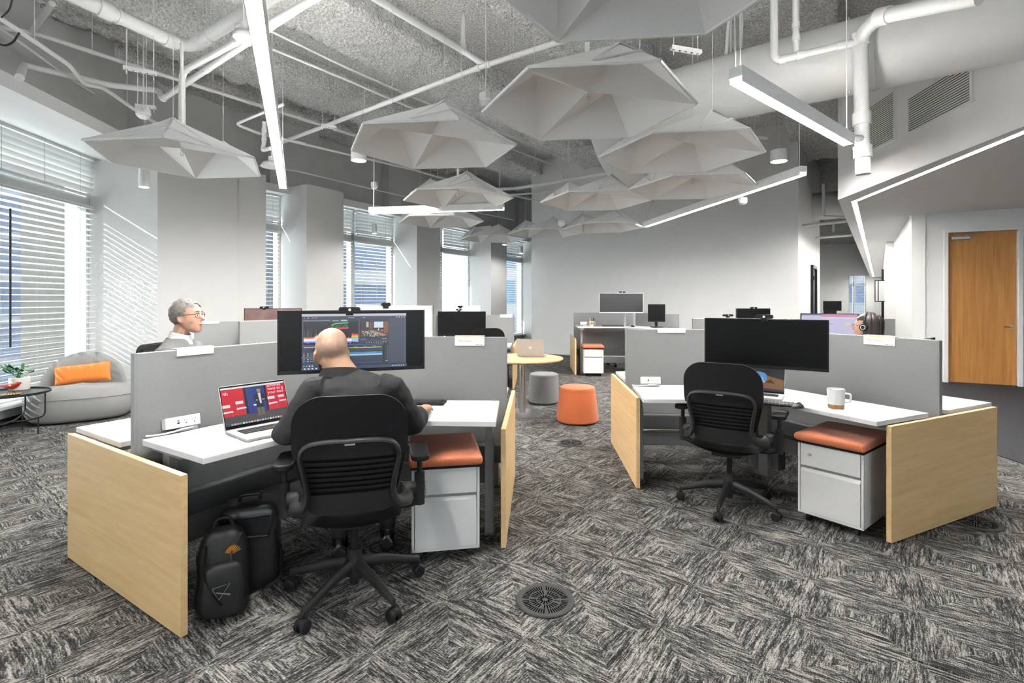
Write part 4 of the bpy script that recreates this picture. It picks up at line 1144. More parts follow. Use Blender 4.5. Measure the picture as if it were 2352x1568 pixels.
# ------------------------------------------------------------------ pedestals
def pedestal(loc, rz, label, key=False):
    t = thing('pedestal_cabinet', label, 'cabinet', (loc[0], loc[1], 0), rz, 'white mobile pedestals with orange cushions')
    W, D, z0, z1 = 0.385, 0.50, 0.06, 0.53      # front face on y = 0
    b = MB(); b.box((0, D / 2 + 0.012, (z0 + z1) / 2), (W, D - 0.024, z1 - z0)); b.build('body', M_WMET, t, bevel=0.003)
    f = MB()
    for s in (-1, 1): f.box((s * (W / 2 - 0.007), 0.006, (z0 + z1) / 2), (0.014, 0.014, z1 - z0))
    f.box((0, 0.006, z0 + 0.008), (W, 0.014, 0.016)); f.build('front_frame', M_WMET, t)
    zd = z1 - 0.155
    MB().box((0, 0.0105, (z0 + z1) / 2), (W - 0.02, 0.002, z1 - z0 - 0.01)).build('gap_shade_plate', M_GMET, t)  # grey plate put in as the shade of the drawer gaps
    d1 = MB().box((0, 0.004, (zd + z1) / 2 + 0.004), (W - 0.036, 0.02, z1 - zd - 0.008)).build('drawer', M_WMET, t, bevel=0.002)
    d2 = MB().box((0, 0.004, (z0 + 0.018 + zd - 0.030) / 2), (W - 0.036, 0.02, zd - 0.03 - z0 - 0.018)).build('drawer', M_WMET, t, bevel=0.002)
    l = MB().add([(-W / 2 + 0.018, -0.004, zd - 0.032), (W / 2 - 0.018, -0.004, zd - 0.032), (W / 2 - 0.018, 0.014, zd - 0.005), (-W / 2 + 0.018, 0.014, zd - 0.005)], [(0, 1, 2, 3)])
    l.build('finger_pull', M_WMET, d2)
    k = MB().lathe([(0, 0), (0.010, 0), (0.010, 0.006), (0, 0.006)], 14, (-W / 2 + 0.075, -0.006, zd + 0.085), Matrix.Rotation(PI / 2, 3, 'X')); k.build('lock', M_STEEL, d1, smooth=True)
    if key:
        q = MB(); q.tube([(-W / 2 + 0.075, -0.014, zd + 0.085), (-W / 2 + 0.075, -0.022, zd + 0.075), (-W / 2 + 0.078, -0.020, zd + 0.045)], 0.003, 5); q.box((-W / 2 + 0.080, -0.018, zd + 0.03), (0.010, 0.003, 0.045)); q.build('keys', M_STEEL, d1)
    MB().box((0, D / 2 - 0.005, z1 + 0.008), (W + 0.01, D + 0.02, 0.016)).build('cushion_base', M_BLACKM, t)
    c = MB(); c.box((0, D / 2 - 0.01, z1 + 0.041), (W + 0.035, D + 0.05, 0.052)); c.build('cushion', M_SALMON, t, bevel=0.022, bseg=4, smooth=True) if False else c.build('cushion', M_SALMON, t, bevel=0.022, bseg=4)
    for s in (-1, 1):
        for y in (0.05, D - 0.05):
            w = MB().lathe([(0, -0.012), (0.024, -0.012), (0.026, -0.006), (0.026, 0.006), (0.024, 0.012), (0, 0.012)], 14, (s * (W / 2 - 0.05), y, 0.026), Matrix.Rotation(PI / 2, 3, 'Y'))
            w.box((s * (W / 2 - 0.05), y, 0.05), (0.03, 0.03, 0.025)); w.build('caster', M_BLACK, t)
    return t
pedestal((-0.377, 2.923), math.atan2(0.068, 0.377), 'white pedestal cabinet with orange cushion and keys under the charcoal-shirted person\'s desk', True)
pedestal((2.056, 3.317), math.atan2(-0.308, 0.24), 'white pedestal cabinet with orange cushion under the right front desk')
pedestal((1.585, 9.95), -0.06, 'white pedestal cabinet with orange cushion under the raised desk by the end wall')

# ------------------------------------------------------------------ middle of the room
t = thing('round_table', 'round oak-topped cafe table with steel column', 'table', (0.137, 6.69, 0), 0)
MB().lathe([(0, 0.705), (0.505, 0.705), (0.53, 0.72), (0.53, 0.732), (0.525, 0.735), (0, 0.735)], 64).build('table_top', M_OAKT, t, smooth=True)
MB().tube([(0, 0, 0.01), (0, 0, 0.705)], 0.045, 28).build('column', M_STEEL, t, smooth=True)
MB().lathe([(0, 0), (0.285, 0), (0.287, 0.006), (0.27, 0.014), (0.06, 0.02), (0, 0.02)], 48).build('base_plate', M_STEEL, t, smooth=True)
def stool(loc, r0, r1, h, m, label):
    t = thing('pouf_stool', label, 'stool', (loc[0], loc[1], 0), 0, 'felt pouf stools')
    MB().lathe([(0, 0.012), (r0 - 0.02, 0.012), (r0, 0.03), (r0 + 0.004, 0.06), (r1, h - 0.035), (r1 - 0.008, h - 0.012), (r1 - 0.03, h), (0, h + 0.004)], 56).build('body', m, t, smooth=True)
    MB().tube([(r1 * math.cos(a), r1 * math.sin(a), h - 0.035) for a in [2 * PI * k / 48 for k in range(49)]], 0.003, 5).build('seam', m, t, smooth=True)
    MB().lathe([(0, 0), (r0 - 0.03, 0), (r0 - 0.03, 0.014), (0, 0.014)], 40).build('glide_base', M_BLACKM, t)
stool((0.46, 7.40), 0.215, 0.208, 0.43, M_GFELT, 'grey felt cylinder stool by the round table')
stool((0.80, 6.26), 0.252, 0.215, 0.435, M_ORANGE, 'orange felt pouf stool in the aisle')

# floor diffusers
def diffuser(c, r, label):
    t = thing('floor_diffuser', label, 'floor grille', (c[0], c[1], 0.003), 0, 'round floor diffusers')
    g = mat('diffuser_grey', (0.055, 0.055, 0.055), 0.6, var=0.05, spec=0.1)
    MB().prism([(r * 0.82 * math.cos(2 * PI * k / 48), r * 0.82 * math.sin(2 * PI * k / 48)) for k in range(48)], 0, 0.003).build('plate', g, t)
    MB().lathe([(r * 0.80, 0), (r, 0), (r, 0.003), (r * 0.97, 0.007), (r * 0.83, 0.006), (r * 0.80, 0.003)], 48, cap=False).build('rim', g, t)
    m = MB()
    for n, r0, r1, w in ((52, 0.56, 0.78, 0.036), (30, 0.31, 0.52, 0.040), (14, 0.10, 0.27, 0.042)):
        for k in range(n):
            a = 2 * PI * k / n
            if n > 20 and k % (n // 4) == 0: continue
            m.box((r * (r0 + r1) / 2 * math.cos(a), r * (r0 + r1) / 2 * math.sin(a), 0.0032), (r * (r1 - r0), r * w, 0.0012), a)
    m.build('slots', mat('diffuser_dark', (0.003, 0.003, 0.003), 0.9, spec=0.0), t)
c = P(1252, 1379, 0); diffuser(c, 0.145, 'round black floor diffuser in the foreground carpet')
c = P(1312, 1018, 0); diffuser(c, 0.145, 'round black floor diffuser in front of the orange stool')
c = P(2240, 1200, 0); diffuser(c, 0.145, 'round black floor diffuser beside the large right end panel')

# ------------------------------------------------------------------ lounge corner
lc = Vector((-5.45, 6.50, 0))
t = thing('lounge_chair', 'curved light grey upholstered lounge chair by the left window', 'lounge chair', lc, math.radians(33))
m = MB()
def superpt(a, rx, ry, e): return (math.copysign(abs(math.cos(a)) ** e, math.cos(a)) * rx, math.copysign(abs(math.sin(a)) ** e, math.sin(a)) * ry)
lv = [(0.02, 0.86), (0.06, 0.94), (0.16, 1.0), (0.28, 0.99), (0.36, 0.93), (0.405, 0.80), (0.42, 0.5), (0.423, 0.0)]
n = 48; vs = []; fs = []
for z, k in lv:
    for i in range(n):
        x, y = superpt(2 * PI * i / n, 0.54, 0.42, 0.62)
        vs.append((x * k, y * k - 0.02, z - 0.02 * (y / 0.43) * (z > 0.3)))
for j in range(len(lv) - 1):
    for i in range(n):
        a, b = j * n + i, j * n + (i + 1) % n; fs.append((a, b, b + n, a + n))
fs.append(tuple(range(n - 1, -1, -1))); m.add(vs, fs); m.build('seat', M_LOUNGE, t, smooth=1.0)
m = MB()
def backpt(u, v, s):
    ang = PI * u; w = 0.44
    x = -math.cos(ang) * w * (0.2 + 0.8 * v) ; zt = 0.30 + math.sin(ang) ** 0.75 * 0.50 * v
    y = 0.30 + 0.12 * (zt - 0.3) - 0.26 * (x / w) ** 2 * 0.7 + (0.085 * s * math.sqrt(max(0, 1 - v ** 6)) * (0.35 + 0.65 * min(1, math.sin(ang) + 0.4)))
    return Vector((x, y, zt))
m.grid(lambda u, v: backpt(u, v, 1), 32, 14); m.grid(lambda u, v: backpt(1 - u, v, -1), 32, 14); m.build('backrest', M_LOUNGE, t, smooth=1.2)
m = MB(); m.tube([(x * 0.998, y * 0.998 - 0.02, 0.30) for x, y in [superpt(2 * PI * i / 48, 0.54, 0.42, 0.62) for i in range(49)]], 0.004, 5); m.build('piping', M_LOUNGE, t, smooth=True)
# cushion
M_ORCU = mat('orange_corduroy', (0.75, 0.22, 0.035), 0.85, var=0.2, scale=60, stretch=(14, 1, 1), sheen=0.3)
t = thing('lumbar_cushion', 'ribbed orange lumbar cushion leaning on the lounge chair', 'cushion', lc + Vector((-0.03, 0.04, 0.545)), math.radians(26))
t.rotation_euler = (math.radians(-14), math.radians(-5), math.radians(26))
m = MB()
def cpt(u, v, s):
    x = (2 * u - 1); z = (2 * v - 1); e = (max(0, 1 - x ** 4) * max(0, 1 - z ** 4)) ** 0.55
    pin = 1 - 0.06 * (1 - abs(x) ** 3) * abs(z)
    return Vector((x * 0.285 * (1 - 0.04 * (1 - z * z) * abs(x)), s * 0.075 * e + s * 0.003 * math.sin(u * 150) * e, z * 0.122 * pin))
m.grid(lambda u, v: cpt(u, v, -1), 60, 14); m.grid(lambda u, v: cpt(1 - u, v, 1), 60, 14); m.build('cushion_cover', M_ORCU, t, smooth=1.5)
m = MB(); m.tube([cpt(u, v, 0) for u, v in [(k / 12, 0) for k in range(13)] + [(1, k / 6) for k in range(1, 7)] + [(1 - k / 12, 1) for k in range(1, 13)] + [(0, 1 - k / 6) for k in range(1, 7)]], 0.005, 5); m.build('seam_piping', M_ORCU, t, smooth=True)
# side table, plant, bird
st = P(22, 902, 0.47); st.z = 0
t = thing('side_table', 'small round black tray side table with wire legs', 'side table', st, 0)
M_BLK2 = mat('black_powder_coat', (0.012, 0.012, 0.013), 0.35, var=0.05)
MB().lathe([(0, 0.455), (0.335, 0.455), (0.345, 0.46), (0.345, 0.482), (0.338, 0.482), (0.335, 0.465), (0, 0.465)], 56).build('tray_top', M_BLK2, t, smooth=True)
for k in range(4):
    a = math.radians(20 + 90 * k); d = Vector((math.cos(a), math.sin(a), 0))
    e = uv(a + 0.35); 
    MB().tube(bend([d * 0.31 + Vector((0, 0, 0.46)), d * 0.31 + Vector((0, 0, 0.19)), d * 0.12 + Vector((0, 0, 0.15)), Vector((0, 0, 0.15))], 0.06), 0.008, 8).build('leg', M_BLK2, t, smooth=True)
    MB().tube([d * 0.25 + Vector((0, 0, 0.175)), d * 0.25 + Vector((0, 0, 0.0))], 0.008, 8).build('foot', M_BLK2, t, smooth=True)
pp = P(45, 893, 0.47)
t = thing('potted_plant', 'small leafy green plant in a white pot on the side table', 'plant', (pp.x, pp.y, 0.466), 0)
M_POT = mat('white_ceramic', (0.78, 0.76, 0.72), 0.4); M_LEAF = mat('leaf_green', (0.045, 0.16, 0.045), 0.45, var=0.3, scale=30); M_SOIL = mat('soil', (0.03, 0.02, 0.015), 0.9)
MB().lathe([(0, 0), (0.086, 0), (0.092, 0.01), (0.092, 0.135), (0.086, 0.14), (0.08, 0.135), (0.08, 0.11), (0, 0.11)], 36).build('pot', M_POT, t, smooth=True)
MB().lathe([(0.083, 0.108), (0, 0.115)], 20).build('soil', M_SOIL, t)
rnd = random.Random(3)
stm = MB()
for k in range(18):
    a = rnd.uniform(0, 2 * PI); r = rnd.uniform(0.02, 0.11); z = rnd.uniform(0.16, 0.25); d = Vector((math.cos(a), math.sin(a), 0))
    tip = d * r + Vector((0, 0, z)); stm.tube([(0, 0, 0.11), d * r * 0.4 + Vector((0, 0, z * 0.8)), tip], 0.0025, 5)
    l = MB(); L, W = rnd.uniform(0.06, 0.085), rnd.uniform(0.035, 0.05); n_ = Vector((-d.y, d.x, 0)); out = (d + Vector((0, 0, rnd.uniform(-0.2, 0.6)))).normalized(); upv = n_.cross(out)
    l.grid(lambda u, v: tip + out * L * v + n_ * (2 * u - 1) * W / 2 * math.sin(PI * min(1, v * 0.93 + 0.07)) ** 0.6 + upv * (-0.012 * (1 - (2 * u - 1) ** 2) - 0.02 * v * v), 4, 6)
    l.build('leaf', M_LEAF, t, smooth=True)
stm.build('stems', M_LEAF, t)
bp_ = P(42, 902, 0.47)
t = thing('bird_figurine', 'red wooden bird figurine with wire legs on a gold dish', 'figurine', (bp_.x + 0.02, bp_.y - 0.10, 0.466), 0.1)
M_RED = mat('red_lacquer', (0.42, 0.035, 0.02), 0.35, var=0.15, scale=8); M_GOLD = mat('gold_dish', (0.6, 0.38, 0.12), 0.35, 0.7)
m = MB(); m.tube([(-0.135, 0, 0.10), (-0.08, 0, 0.098), (-0.03, 0, 0.09), (0.02, 0, 0.092), (0.055, 0, 0.11), (0.078, 0, 0.128), (0.09, 0, 0.13)], [0.004, 0.012, 0.027, 0.032, 0.026, 0.017, 0.004], 14); m.build('body', M_RED, t, smooth=True)
MB().tube([(0.088, 0, 0.13), (0.108, 0, 0.127)], [0.006, 0.001], 8).build('beak', M_BLACK, t)
MB().lathe([(0, 0), (0.05, 0), (0.085, 0.012), (0.08, 0.013), (0.05, 0.004), (0, 0.004)], 30).build('dish', M_GOLD, t, smooth=True)
m = MB()
for x in (-0.02, 0.02):
    for s in (-1, 1): m.tube([(0, 0, 0.075), (x * 1.6, s * 0.018, 0.006)], 0.002, 5)
m.build('wire_legs', M_BLACK, t)
# ------------------------------------------------------------------ screens and monitors
class Pic:
    """flat coloured pieces on a screen; u to the right, v downwards, both 0..1 of the area"""
    def __init__(s, o, ux, uy, w, h, n):
        s.o = Vector(o); s.ux = Vector(ux); s.uy = Vector(uy); s.w = w; s.h = h; s.n = Vector(n); s.k = 0; s.mb = MB()
    def p(s, u, v): return s.o + s.ux * (u * s.w) - s.uy * (v * s.h) + s.n * (0.00004 * s.k + 0.0004)
    def rect(s, u0, v0, u1, v1, c): return s.poly([(u0, v0), (u1, v0), (u1, v1), (u0, v1)], c)
    def poly(s, pts, c):
        s.k += 1; s.mb.col = c; s.mb.add([s.p(u, v) for u, v in pts], [tuple(range(len(pts)))[::-1]]); return s
    def text(s, txt, u, v, size, c):
        s.k += 1; s.mb.col = c; text_into(s.mb, txt, size, s.p(u, v), s.ux, s.uy); return s
def monitor(name, label, left, right, ztop, h, content=None, bezel=M_BLACK, back=M_DGREY, arm_to=None, stand=None, thick=0.03, flip=False, tilt=0.0, scr=None):
    """left, right: plan points of the screen's ends as its user sees them"""
    l = Vector((left[0], left[1])); r = Vector((right[0], right[1])); w = (r - l).length; a = math.atan2((r - l).y, (r - l).x)
    mid = (l + r) / 2
    t = thing(name, label, 'monitor', (mid.x, mid.y, ztop - h), a, 'monitors')
    m = MB(); m.prism(m.rrect(w, h, 0.006, 3), 0, thick)
    m.v = [Vector((v.x, v.z - 0.0, v.y + h / 2)) for v in m.v]
    m.build('casing', [back], t)
    fr = MB(); b = 0.008
    for x in (-w / 2 + b / 2, w / 2 - b / 2): fr.box((x, -0.002, h / 2), (b, 0.006, h))
    for z, bb in ((h - b / 2, b), (0.010, 0.020)): fr.box((0, -0.002, z), (w, 0.006, bb))
    fr.build('bezel', bezel, t)
    s = MB().box((0, -0.001, h / 2 + 0.006), (w - 2 * b, 0.003, h - 0.028)).build('screen', scr or M_SCREEN, t)
    if content:
        pc = Pic((-w / 2 + b, -0.0026, h - b), (1, 0, 0), (0, 0, 1), w - 2 * b, h - 0.028, (0, -1, 0)); content(pc); pc.mb.build('screen_picture', M_PIC, t, normals=False)
    if arm_to:
        p = t.matrix_basis.inverted() @ Vector(arm_to)
        am = MB(); c0 = Vector((0, thick, h / 2))
        am.box((0, thick + 0.012, h / 2), (0.11, 0.024, 0.11)); mid_ = (c0 + p) / 2 + Vector((0.06, 0.10, 0.02))
        am.tube([c0 + Vector((0, 0.02, 0)), Vector((0.0, thick + 0.06, h / 2 - 0.01)), mid_, p + Vector((0, 0, 0.16)), p], 0.019, 10); am.build('monitor_arm', arm_to_mat, t, smooth=True)
    if stand:
        am = MB(); am.box((0, thick + 0.02, h * 0.35 - (stand) / 2), (0.05, 0.03, stand + h * 0.7)); am.prism(am.rrect(0.22, 0.18, 0.03), -stand - 0.0, -stand + 0.012); am.build('stand', M_BLACK, t)
    return t
arm_to_mat = M_CHROME
def webcam(px, py, d, label, rz=0.0, w=0.10, front=True):
    p = PD(px, py, d)
    t = thing('webcam', label, 'webcam', p, rz, 'black webcams')
    m = MB(); m.prism(m.rrect(w, 0.030, 0.012), -0.014, 0.014); m.v = [Vector((v.x, v.z, v.y)) for v in m.v]; m.build('body', M_BLACK, t)
    s = -1 if front else 1
    MB().lathe([(0, 0), (0.008, 0), (0.008, 0.003), (0, 0.003)], 14, (0, s * 0.0145, 0), Matrix.Rotation(PI / 2, 3, 'X')).build('lens', M_WPLA if front else M_SCREEN, t)
    MB().box((0, 0.005, -0.022), (0.04, 0.03, 0.022)).build('clip', M_BLACK, t)
    return t
def edit_screen(pc):
    R = pc.rect; D = 0.147; S = 0.725
    def r(u0, v0, u1, v1, c): R(D + S * u0, 0.035 + 0.955 * v0, D + S * u1, 0.035 + 0.955 * v1, c)
    def pl(pts, c): pc.poly([(D + S * u, 0.035 + 0.955 * v) for u, v in pts], c)
    r(0, 0, 1, 1, (0.035, 0.042, 0.07)); r(0, 0, 1, 0.045, (0.50, 0.51, 0.58)); r(0, 0.045, 1, 0.10, (0.045, 0.05, 0.085))
    r(0.825, 0.10, 1, 0.93, (0.055, 0.065, 0.10))
    rnd = random.Random(5)
    for u, n in ((0.02, 1), (0.05, 3), (0.09, 3), (0.12, 3), (0.43, 8), (0.57, 3)): r(u, 0.068, u + 0.012 * n * 0.6, 0.078, (0.5, 0.5, 0.55))
    for u in (0.90, 0.925, 0.95, 0.975): r(u, 0.063, u + 0.010, 0.080, (0.6, 0.6, 0.65))
    r(0.01, 0.118, 0.26, 0.128, (0.30, 0.32, 0.4)); r(0.28, 0.118, 0.34, 0.128, (0.4, 0.4, 0.45)); r(0.36, 0.112, 0.42, 0.130, (0.6, 0.6, 0.7))
    r(0.015, 0.14, 0.525, 0.55, (0.008, 0.008, 0.018)); r(0.27, 0.137, 0.43, 0.142, (0.25, 0.25, 0.7))
    for k in range(14): r(0.006, 0.155 + k * 0.027, 0.014, 0.160 + k * 0.027, (0.35, 0.35, 0.4)); r(0.53, 0.10 + k * 0.027, 0.538, 0.105 + k * 0.027, (0.35, 0.35, 0.4))
    pl([(0.27, 0.20), (0.31, 0.165), (0.43, 0.155), (0.43, 0.175), (0.31, 0.19), (0.27, 0.225)], (0.01, 0.55, 0.10))
    for k in range(60):
        u = rnd.uniform(0.27, 0.425); v = rnd.uniform(0.19, 0.24); r(u, v, u + 0.004, v + 0.012, (0.01, rnd.uniform(0.15, 0.45), 0.07))
    pl([(0.27, 0.29), (0.31, 0.255), (0.43, 0.245), (0.43, 0.275), (0.31, 0.285), (0.27, 0.31)], (0.75, 0.03, 0.06))
    for k in range(90):
        u = rnd.uniform(0.02, 0.26); hgt = rnd.uniform(0.02, 0.2) ** 1.0; c = rnd.uniform(0.06, 0.18); r(u, 0.44 - hgt, u + 0.0016, 0.45, (c, c, c * 1.2))
    for u0, u1, base in ((0.018, 0.30, 0.45), (0.30, 0.46, 0.46), (0.46, 0.523, 0.42)):
        n = 30
        for k in range(n):
            a = u0 + (u1 - u0) * k / n; b = u0 + (u1 - u0) * (k + 1) / n; j = rnd.uniform(-0.012, 0.012)
            pk = 0.05 * math.exp(-((a - 0.135) / 0.022) ** 2)
            if u0 > 0.45:
                r(a, 0.365 + j, b, 0.40, (0.7, 0.03, 0.04)); r(a, 0.395, b, 0.43, (0.75, 0.45, 0.03)); r(a, 0.425, b, 0.455, (0.15, 0.65, 0.10)); r(a, 0.45, b, 0.515 + j, (0.35, 0.45, 0.85))
            else:
                r(a, base - 0.025 - pk + j, b, base, (0.75, 0.06, 0.05)); r(a, base - 0.012 - pk, b, base + 0.01, (0.85, 0.55, 0.15)); r(a, base - pk, b, base + 0.045, (0.8, 0.8, 0.95)); r(a, base + 0.04, b, base + 0.072 + j, (0.18, 0.24, 0.75))
    # programme picture: lecture hall
    r(0.545, 0.145, 0.815, 0.43, (0.075, 0.045, 0.035)); r(0.545, 0.145, 0.65, 0.30, (0.045, 0.028, 0.024)); r(0.60, 0.15, 0.622, 0.25, (0.5, 0.42, 0.4)); r(0.63, 0.15, 0.655, 0.28, (0.16, 0.085, 0.05))
    r(0.675, 0.15, 0.765, 0.262, (0.62, 0.70, 0.85)); r(0.665, 0.265, 0.77, 0.30, (0.02, 0.02, 0.03)); r(0.77, 0.145, 0.815, 0.36, (0.22, 0.09, 0.035))
    pl([(0.61, 0.315), (0.66, 0.305), (0.80, 0.395), (0.76, 0.425)], (0.32, 0.22, 0.16)); r(0.715, 0.275, 0.724, 0.315, (0.85, 0.8, 0.8)); r(0.745, 0.30, 0.762, 0.33, (0.75, 0.12, 0.06))
    for k in range(70):
        a = rnd.uniform(0, 1); b = rnd.uniform(0, 1); u = 0.548 + 0.16 * a + 0.02 * b; v = 0.335 + 0.085 * b + 0.04 * a - 0.02
        if v < 0.425: r(u, v, u + 0.008, v + 0.006, (0.75, 0.75, 0.78))
    r(0.545, 0.465, 0.60, 0.475, (0.15, 0.3, 0.8)); r(0.75, 0.465, 0.80, 0.475, (0.6, 0.6, 0.65)); r(0.545, 0.50, 0.815, 0.503, (0.3, 0.3, 0.35))
    for k in range(9): r(0.60 + 0.023 * k, 0.522, 0.608 + 0.023 * k, 0.535, (0.6, 0.6, 0.65))
    # timeline
    r(0, 0.56, 0.765, 0.565, (0.15, 0.25, 0.6)); r(0.02, 0.585, 0.14, 0.597, (0.6, 0.6, 0.65)); r(0.25, 0.615, 0.75, 0.625, (0.75, 0.7, 0.05)); r(0.0, 0.565, 0.765, 0.895, (0.03, 0.035, 0.055)) if False else None
    for k in range(5): r(0.30 + 0.09 * k, 0.595, 0.335 + 0.09 * k, 0.603, (0.35, 0.35, 0.4))
    r(0.25, 0.70, 0.755, 0.728, (0.05, 0.22, 0.42)); r(0.25, 0.733, 0.755, 0.765, (0.28, 0.55, 0.75)); r(0.60, 0.708, 0.70, 0.714, (0.6, 0.7, 0.8))
    for k, c in enumerate(((0.7, 0.1, 0.08), (0.6, 0.3, 0.05), (0.1, 0.5, 0.1), (0.1, 0.3, 0.7), (0.1, 0.3, 0.7))):
        v = 0.70 + 0.034 * k; r(0.012, v, 0.03, v + 0.016, c); r(0.05, v, 0.064, v + 0.014, (0.5, 0.7, 0.8)); r(0.075, v + 0.003, 0.13, v + 0.010, (0.4, 0.42, 0.5))
    r(0.0, 0.765, 0.14, 0.785, (0.16, 0.18, 0.22)); r(0.02, 0.895, 0.75, 0.90, (0.10, 0.16, 0.32)); r(0.775, 0.57, 0.82, 0.90, (0.03, 0.035, 0.05)); r(0.785, 0.875, 0.81, 0.882, (0.75, 0.7, 0.05))
    for k in range(12): r(0.805, 0.60 + k * 0.023, 0.813, 0.605 + k * 0.023, (0.4, 0.4, 0.45))
    for k, c in enumerate(((0.1, 0.6, 0.15), (0.2, 0.4, 0.8), (0.8, 0.8, 0.8), (0.8, 0.8, 0.8))): r(0.015 + 0.025 * k, 0.915, 0.028 + 0.025 * k, 0.935, c)
    r(0, 0.945, 1, 1.0, (0.05, 0.075, 0.14))
    for k in range(6): r(0.02 + 0.035 * k, 0.962, 0.036 + 0.035 * k, 0.985, (0.75, 0.78, 0.8) if k != 4 else (0.8, 0.6, 0.15))
    for k in range(6): r(0.85 + 0.022 * k, 0.965, 0.862 + 0.022 * k, 0.98, (0.6, 0.65, 0.7))
monitor('ultrawide_monitor', 'wide monitor showing video editing software in front of the person in charcoal', (-1.311, 2.86), (-0.536, 3.136), 1.428, 0.36, edit_screen, arm_to=(-1.10, 3.50, 0.80))
webcam(803, 711, 2.96, 'flat black webcam bar on the editing monitor', 0.34, 0.12)
monitor('ultrawide_monitor', 'wide black switched-off monitor at the right front desk', (1.502, 3.99), (2.185, 3.53), 1.349, 0.36, None, arm_to=(2.05, 4.28, 0.755))
webcam(1755, 727, 3.74, 'black webcam bar on the big black monitor', -0.59, 0.12)
monitor('white_backed_monitor', 'large monitor seen from its white back behind the editing monitor', (-0.596, 3.85), (-1.285, 4.30), 1.444, 0.40, None, back=M_WPLA, arm_to=(-0.75, 4.30, 0.74))
webcam(886, 699, 3.95, 'black webcam standing on the large white-backed monitor', 0.5, 0.07, False)
monitor('white_backed_monitor', 'smaller white-backed monitor before the third rear window', (-0.56, 9.24), (-1.24, 9.65), 1.38, 0.40, None, back=M_WPLA, arm_to=(-0.75, 9.75, 0.74))
webcam(1057, 703, 9.4, 'small webcam on the white-backed monitor by the third window', 0.3, 0.09, False)
monitor('black_monitor', 'black monitor behind the empty chair near the rear windows', (-1.29, 8.90), (-0.455, 8.85), 1.287, 0.43, None, arm_to=(-0.9, 8.99, 0.74))
webcam(1054, 711, 8.88, 'webcam on the black monitor near the rear windows', 0.0, 0.10)
M_PINK = mat('painted_pink_reflection', (0.20, 0.12, 0.115), 0.25, var=0.25, scale=6)  # pink reflection painted into the screen's base colour
monitor('dark_pink_monitor', 'monitor with a dim pinkish screen left of the editing monitor', (-3.83, 7.32), (-3.05, 7.42), 1.366, 0.36, None, scr=M_PINK, arm_to=(-3.35, 7.75, 0.74))
webcam(607, 706, 7.36, 'webcam on the dim pinkish monitor', 0.0, 0.12)
def lilac_screen(pc):
    pc.rect(0, 0, 1, 1, (0.55, 0.53, 0.72)); pc.rect(0, 0, 1, 0.045, (0.22, 0.20, 0.38)); pc.rect(0.36, 0, 1, 0.10, (0.62, 0.30, 0.42)); pc.rect(0.36, 0.10, 1, 0.16, (0.66, 0.60, 0.74))
    for k in range(9): pc.rect(0.36, 0.20 + k * 0.08, 1, 0.204 + k * 0.08, (0.42, 0.42, 0.62))
    for k in range(6): pc.rect(0.40 + k * 0.10, 0.16, 0.402 + k * 0.10, 1, (0.45, 0.45, 0.65))
    pc.rect(0.78, 0.30, 0.87, 0.40, (0.75, 0.60, 0.35)); pc.rect(0.42, 0.34, 0.58, 0.355, (0.75, 0.05, 0.05))
    for u, v in ((0.30, 0.25), (0.33, 0.42), (0.28, 0.55), (0.36, 0.60)): pc.poly([(u, v), (u + 0.17, v + 0.12), (u + 0.19, v + 0.16), (u + 0.05, v + 0.06)], (0.01, 0.01, 0.01))
monitor('lilac_screen_monitor', 'monitor with a lit lilac calendar in front of the person with the headset', (3.27, 5.80), (3.79, 5.60), 1.336, 0.34, lilac_screen, arm_to=(3.2, 6.0, 0.74))

